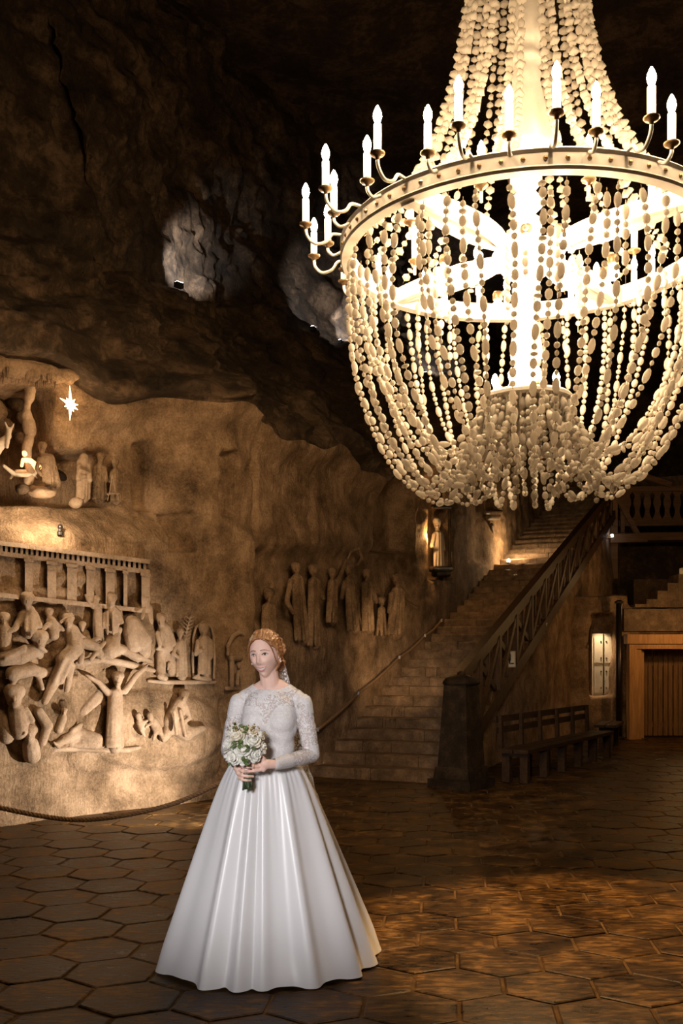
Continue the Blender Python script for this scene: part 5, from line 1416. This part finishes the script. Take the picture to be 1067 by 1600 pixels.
br_.build('braid', 'hair', hair, True)
def lock(pts, r0): MB().tube(catmull([HW(p) for p in pts], 6), [r0 * (1 - .8 * i / (6 * (len(pts) - 1))) for i in range(6 * (len(pts) - 1) + 1)], 6).build('loose_strand', 'hair', hair, True)
lock([(0.03, -0.086, 0.082), (0.052, -0.078, 0.055), (0.064, -0.060, 0.02), (0.068, -0.045, -0.02), (0.072, -0.035, -0.06), (0.070, -0.030, -0.085)], 0.0035)
lock([(-0.03, -0.080, 0.078), (-0.058, -0.066, 0.04), (-0.072, -0.040, 0.0), (-0.076, -0.03, -0.04), (-0.074, -0.02, -0.08)], 0.0035)
lock([(0.070, 0.02, 0.0), (0.085, 0.04, -0.04), (0.080, 0.05, -0.09), (0.086, 0.045, -0.12)], 0.0028)
lock([(0.02, -0.088, 0.083), (0.045, -0.086, 0.066), (0.062, -0.070, 0.045), (0.072, -0.04, 0.03)], 0.005)
lock([(0.005, -0.086, 0.088), (0.03, -0.084, 0.080), (0.055, -0.066, 0.068), (0.07, -0.03, 0.055)], 0.006)

# --- skirt
nth, ntz = 300, 70
th = np.linspace(0, 2 * PI, nth, endpoint=False)
frng = np.random.default_rng(21)
fold_c = np.sort((np.arange(13) + frng.uniform(-.36, .36, 13)) * 2 * PI / 13); fold_a = frng.uniform(.45, 1.25, 13)
def fold_f(q):
    f = np.zeros_like(q)
    for c, a in zip(fold_c, fold_a):
        d = np.abs((q - c + PI) % (2 * PI) - PI); f = np.maximum(f, a * (1 - np.clip(d / 0.19, 0, 1)) ** 1.0 * 1.0)
        f = np.maximum(f, a * np.exp(-(d / 0.13) ** 2))
    return f
ff = fold_f(th); fine = np.sin(th * 43 + 2 * np.sin(th * 3))
P = []
for i in range(nth):
    q = th[i]; cx_, sy_ = math.cos(q), math.sin(q)
    hx, hy = 0.49 + 0.055 * (cx_ < 0), 0.375
    tr = max(0, math.cos(q - math.radians(38))) ** 6                      # train towards the back right
    hr_ = 1.0 / math.sqrt((cx_ / hx) ** 2 + (sy_ / hy) ** 2) + 0.20 * tr
    wr_ = 1.0 / math.sqrt((cx_ / 0.128) ** 2 + (sy_ / 0.098) ** 2)
    for j in range(ntz):
        t = j / (ntz - 1)
        prof = 0.115 * (1 - math.exp(-t / 0.07)) * (1 - t) + t ** 0.98
        r_ = wr_ + (hr_ - wr_) * min(1.02, prof)
        amp = 0.004 + 0.082 * t ** 0.85
        k = float(ff[i])
        r_ += amp * (k - 0.55) + 0.0022 * fine[i] * math.exp(-t / 0.16)
        r_ += 0.018 * sstep(0.86, 1.0, t) * (0.5 - k)                     # hem rolls
        lift = 0.030 * max(0, 0.35 - k) * float(sstep(0.9, 1.0, t))
        z = 1.085 * (1 - t) + 0.006 + lift
        # the cloth drifts a little sideways with height
        P.append((BX - 0.012 + 0.010 * t + r_ * cx_, BY + 0.01 + r_ * sy_, z))
sk = MB().grid(P, nth, ntz, wrapu=True).build('skirt', 'satin', bride, True)
md = sk.modifiers.new('smooth', 'SMOOTH'); md.iterations = 2
wb = MB(); 
wb.lathe([(0.128, 1.068), (0.132, 1.078), (0.130, 1.094), (0.126, 1.10)], (BX - .012, BY + .01, 0), 60, 1, 0.78, cap=False); wb.build('waistband', 'satin', bride, True)
# veil: sheer sheet from the bun down the back, showing at the right of the gown
nvx, nvz = 60, 60; P = []
top = HW((0.01, 0.105, -0.03))
for i in range(nvx):
    a = -1 + 2 * i / (nvx - 1)
    for j in range(nvz):
        t = j / (nvz - 1); w = 0.04 + 0.20 * t ** 0.7 + 0.22 * max(0, t - .35)
        z = top.z * (1 - t) + 0.02 * t
        fold = 0.018 * math.sin(a * 16) * (0.3 + t)
        P.append((top.x + 0.055 * t + a * w, top.y + 0.03 + 0.10 * min(1, t * 3) + 0.42 * t * t - 0.05 * a * a + fold, z))
MB().grid(P, nvx, nvz).build('veil', 'veil_lace', bride, True)
edge = []
for j in range(40):
    t = 0.12 + 0.80 * j / 39; w = 0.04 + 0.20 * t ** 0.7 + 0.22 * max(0, t - .35)
    edge.append((top.x + 0.055 * t + w, top.y + 0.03 + 0.10 * min(1, t * 3) + 0.42 * t * t - 0.05, top.z * (1 - t) + 0.02 * t))
MB().tube(edge, [0.008 + 0.004 * math.sin(k * 1.9) for k in range(40)], 6).build('veil_edge', 'lace', bride, True)
# ring
MB().tube([LP + Vector((-.030 + .0 * math.cos(q), -.022 + .0115 * math.cos(q), -.010 + .0115 * math.sin(q))) for q in np.linspace(0, 6.28, 17)], 0.0014, 6).build('ring', 'gold', bride, True)

# ------------------------------------------------------------------ bouquet
BC = Vector((-0.462, 4.735, 1.152))
bq = thing('bouquet', GP + Vector((0, 0, -.1)), 'round bouquet of white roses with green sprigs in her hands', 'bouquet')
def rose(c, out, r, mat):
    mb = MB(); out = Vector(out).normalized(); Q = out.to_track_quat('Z', 'Y').to_matrix()
    for ring_, (n, rr_, h, tilt, w) in enumerate(((3, .16, .50, 0.15, .38), (4, .32, .46, 0.35, .52), (5, .52, .36, 0.62, .62), (6, .72, .20, 0.95, .70), (7, .86, .02, 1.3, .72))):
        for k in range(n):
            a = 2 * PI * (k + .5 * (ring_ % 2)) / n + random.uniform(-.15, .15); V = []
            for i in range(4):
                for j in range(4):
                    u, v = (i / 3 - .5) * 2, j / 3
                    wv = w * math.sin(PI * (0.18 + 0.64 * v)) ; ang = a + u * wv * 0.75 / max(rr_, .3)
                    rad = rr_ * (0.55 + 0.55 * v * math.sin(tilt)) + 0.05 * (u * u) * v * (-1) + .10 * v * v * (tilt > .5)
                    zz = -0.45 + (h + 0.55) * v * (0.65 + .35 * math.cos(tilt)) - 0.10 * u * u * v
                    V.append(c + Q @ Vector((rad * math.cos(ang), rad * math.sin(ang), zz)) * r)
            mb.grid(V, 4, 4)
    mb.ell(c - Q @ Vector((0, 0, .15)) * r, (r * .45, r * .45, r * .45), None, 8, 6)
    o = mb.build('rose', mat, bq, True)
    md = o.modifiers.new('thick', 'SOLIDIFY'); md.thickness = 0.0012
    return o
spots = [(-0.075, -.02, .01, .044), (-0.045, -.055, -.045, .042), (0.0, -.075, .0, .044), (0.045, -.06, .032, .044), (-0.03, -.06, .050, .040), (0.055, -.055, -.035, .040), (0.085, -.01, .0, .040),
         (0.03, -.03, .075, .038), (-0.055, .0, .065, .040), (0.005, -.065, -.055, .036), (-0.08, .02, -.05, .038), (0.07, .01, .055, .036), (0.0, .03, .08, .038), (-.01, .06, .03, .044), (0.05, .06, .01, .04), (-.06, .06, .0, .04)]
for i, (x, y, z, r_) in enumerate(spots):
    rose(BC + Vector((x, y, z)), (x, y - .02, z + .04), r_, 'rose_cream' if i in (4, 7, 12) else 'rose_white')
def leaf(c, d, l, w):
    d = Vector(d).normalized(); s = d.cross(Vector((0, -1, .3))).normalized(); n = s.cross(d)
    V = []; pr = [(0, .05), (.25, .8), (.5, 1), (.75, .7), (1, .03)]
    for t, k in pr:
        for q in (-1, 0, 1): V.append(c + d * l * t + s * w * k * q + n * (.15 * w * (1 - q * q) - .3 * l * t * t * .4))
    o = MB().grid(V, 5, 3).build('leaf', 'leaf_green', bq, True); md = o.modifiers.new('thick', 'SOLIDIFY'); md.thickness = 0.0012
for c, n, sp in (((-.022, -.092, .016), 8, 1.0), ((.035, -.098, -.002), 4, .7), ((-.03, -.03, .098), 5, .9), ((0, -.09, -.065), 4, .9), ((0.02, -.07, .075), 3, .5), ((-.06, -.02, -.07), 2, .8), ((0.06, -.03, -.06), 2, .8)):
    for k in range(n):
        d = Vector((random.uniform(-1, 1), random.uniform(-.9, .1), random.uniform(-.7, .9)))
        leaf(BC + Vector(c) + d * .006, d, random.uniform(.020, .034) * (0.7 + .4 * sp), random.uniform(.005, .008))
for c0, n in (((.05, -.05, .088), 14), ((-.045, -.05, .088), 12), ((.085, -.06, .06), 6)):
    mb = MB()
    for k in range(n): mb.ell(BC + Vector(c0) + Vector((random.gauss(0, .016), random.gauss(0, .012), random.gauss(0, .010))), random.uniform(.0035, .0055), None, 6, 5)
    bb_ = mb.build('berry_sprig', 'berry', bq, True); bb_['kind'] = 'stuff'
for k in range(15):
    a = k * 2.4; r_ = 0.019 * math.sqrt((k + .5) / 15)
    t_ = BC + Vector((2.2 * r_ * math.cos(a), .03 + 2.0 * r_ * math.sin(a), -.03)); m_ = GP + Vector((r_ * math.cos(a) * .9, .012 + r_ * math.sin(a) * .9, 0)); e_ = GP + Vector((0.003 + r_ * 1.25 * math.cos(a), .008 + 1.2 * r_ * math.sin(a), -.107 + .01 * math.sin(k * 3)))
    MB().tube(catmull([t_, m_, e_], 5), 0.0046, 6).build('stem', 'stem_green', bq, True)
MB().lathe([(0.0185, -.030), (0.0195, 0.0), (0.0185, .03)], GP + Vector((0, .012, -.005)), 16, cap=False).build('ribbon', 'satin', bq, True)
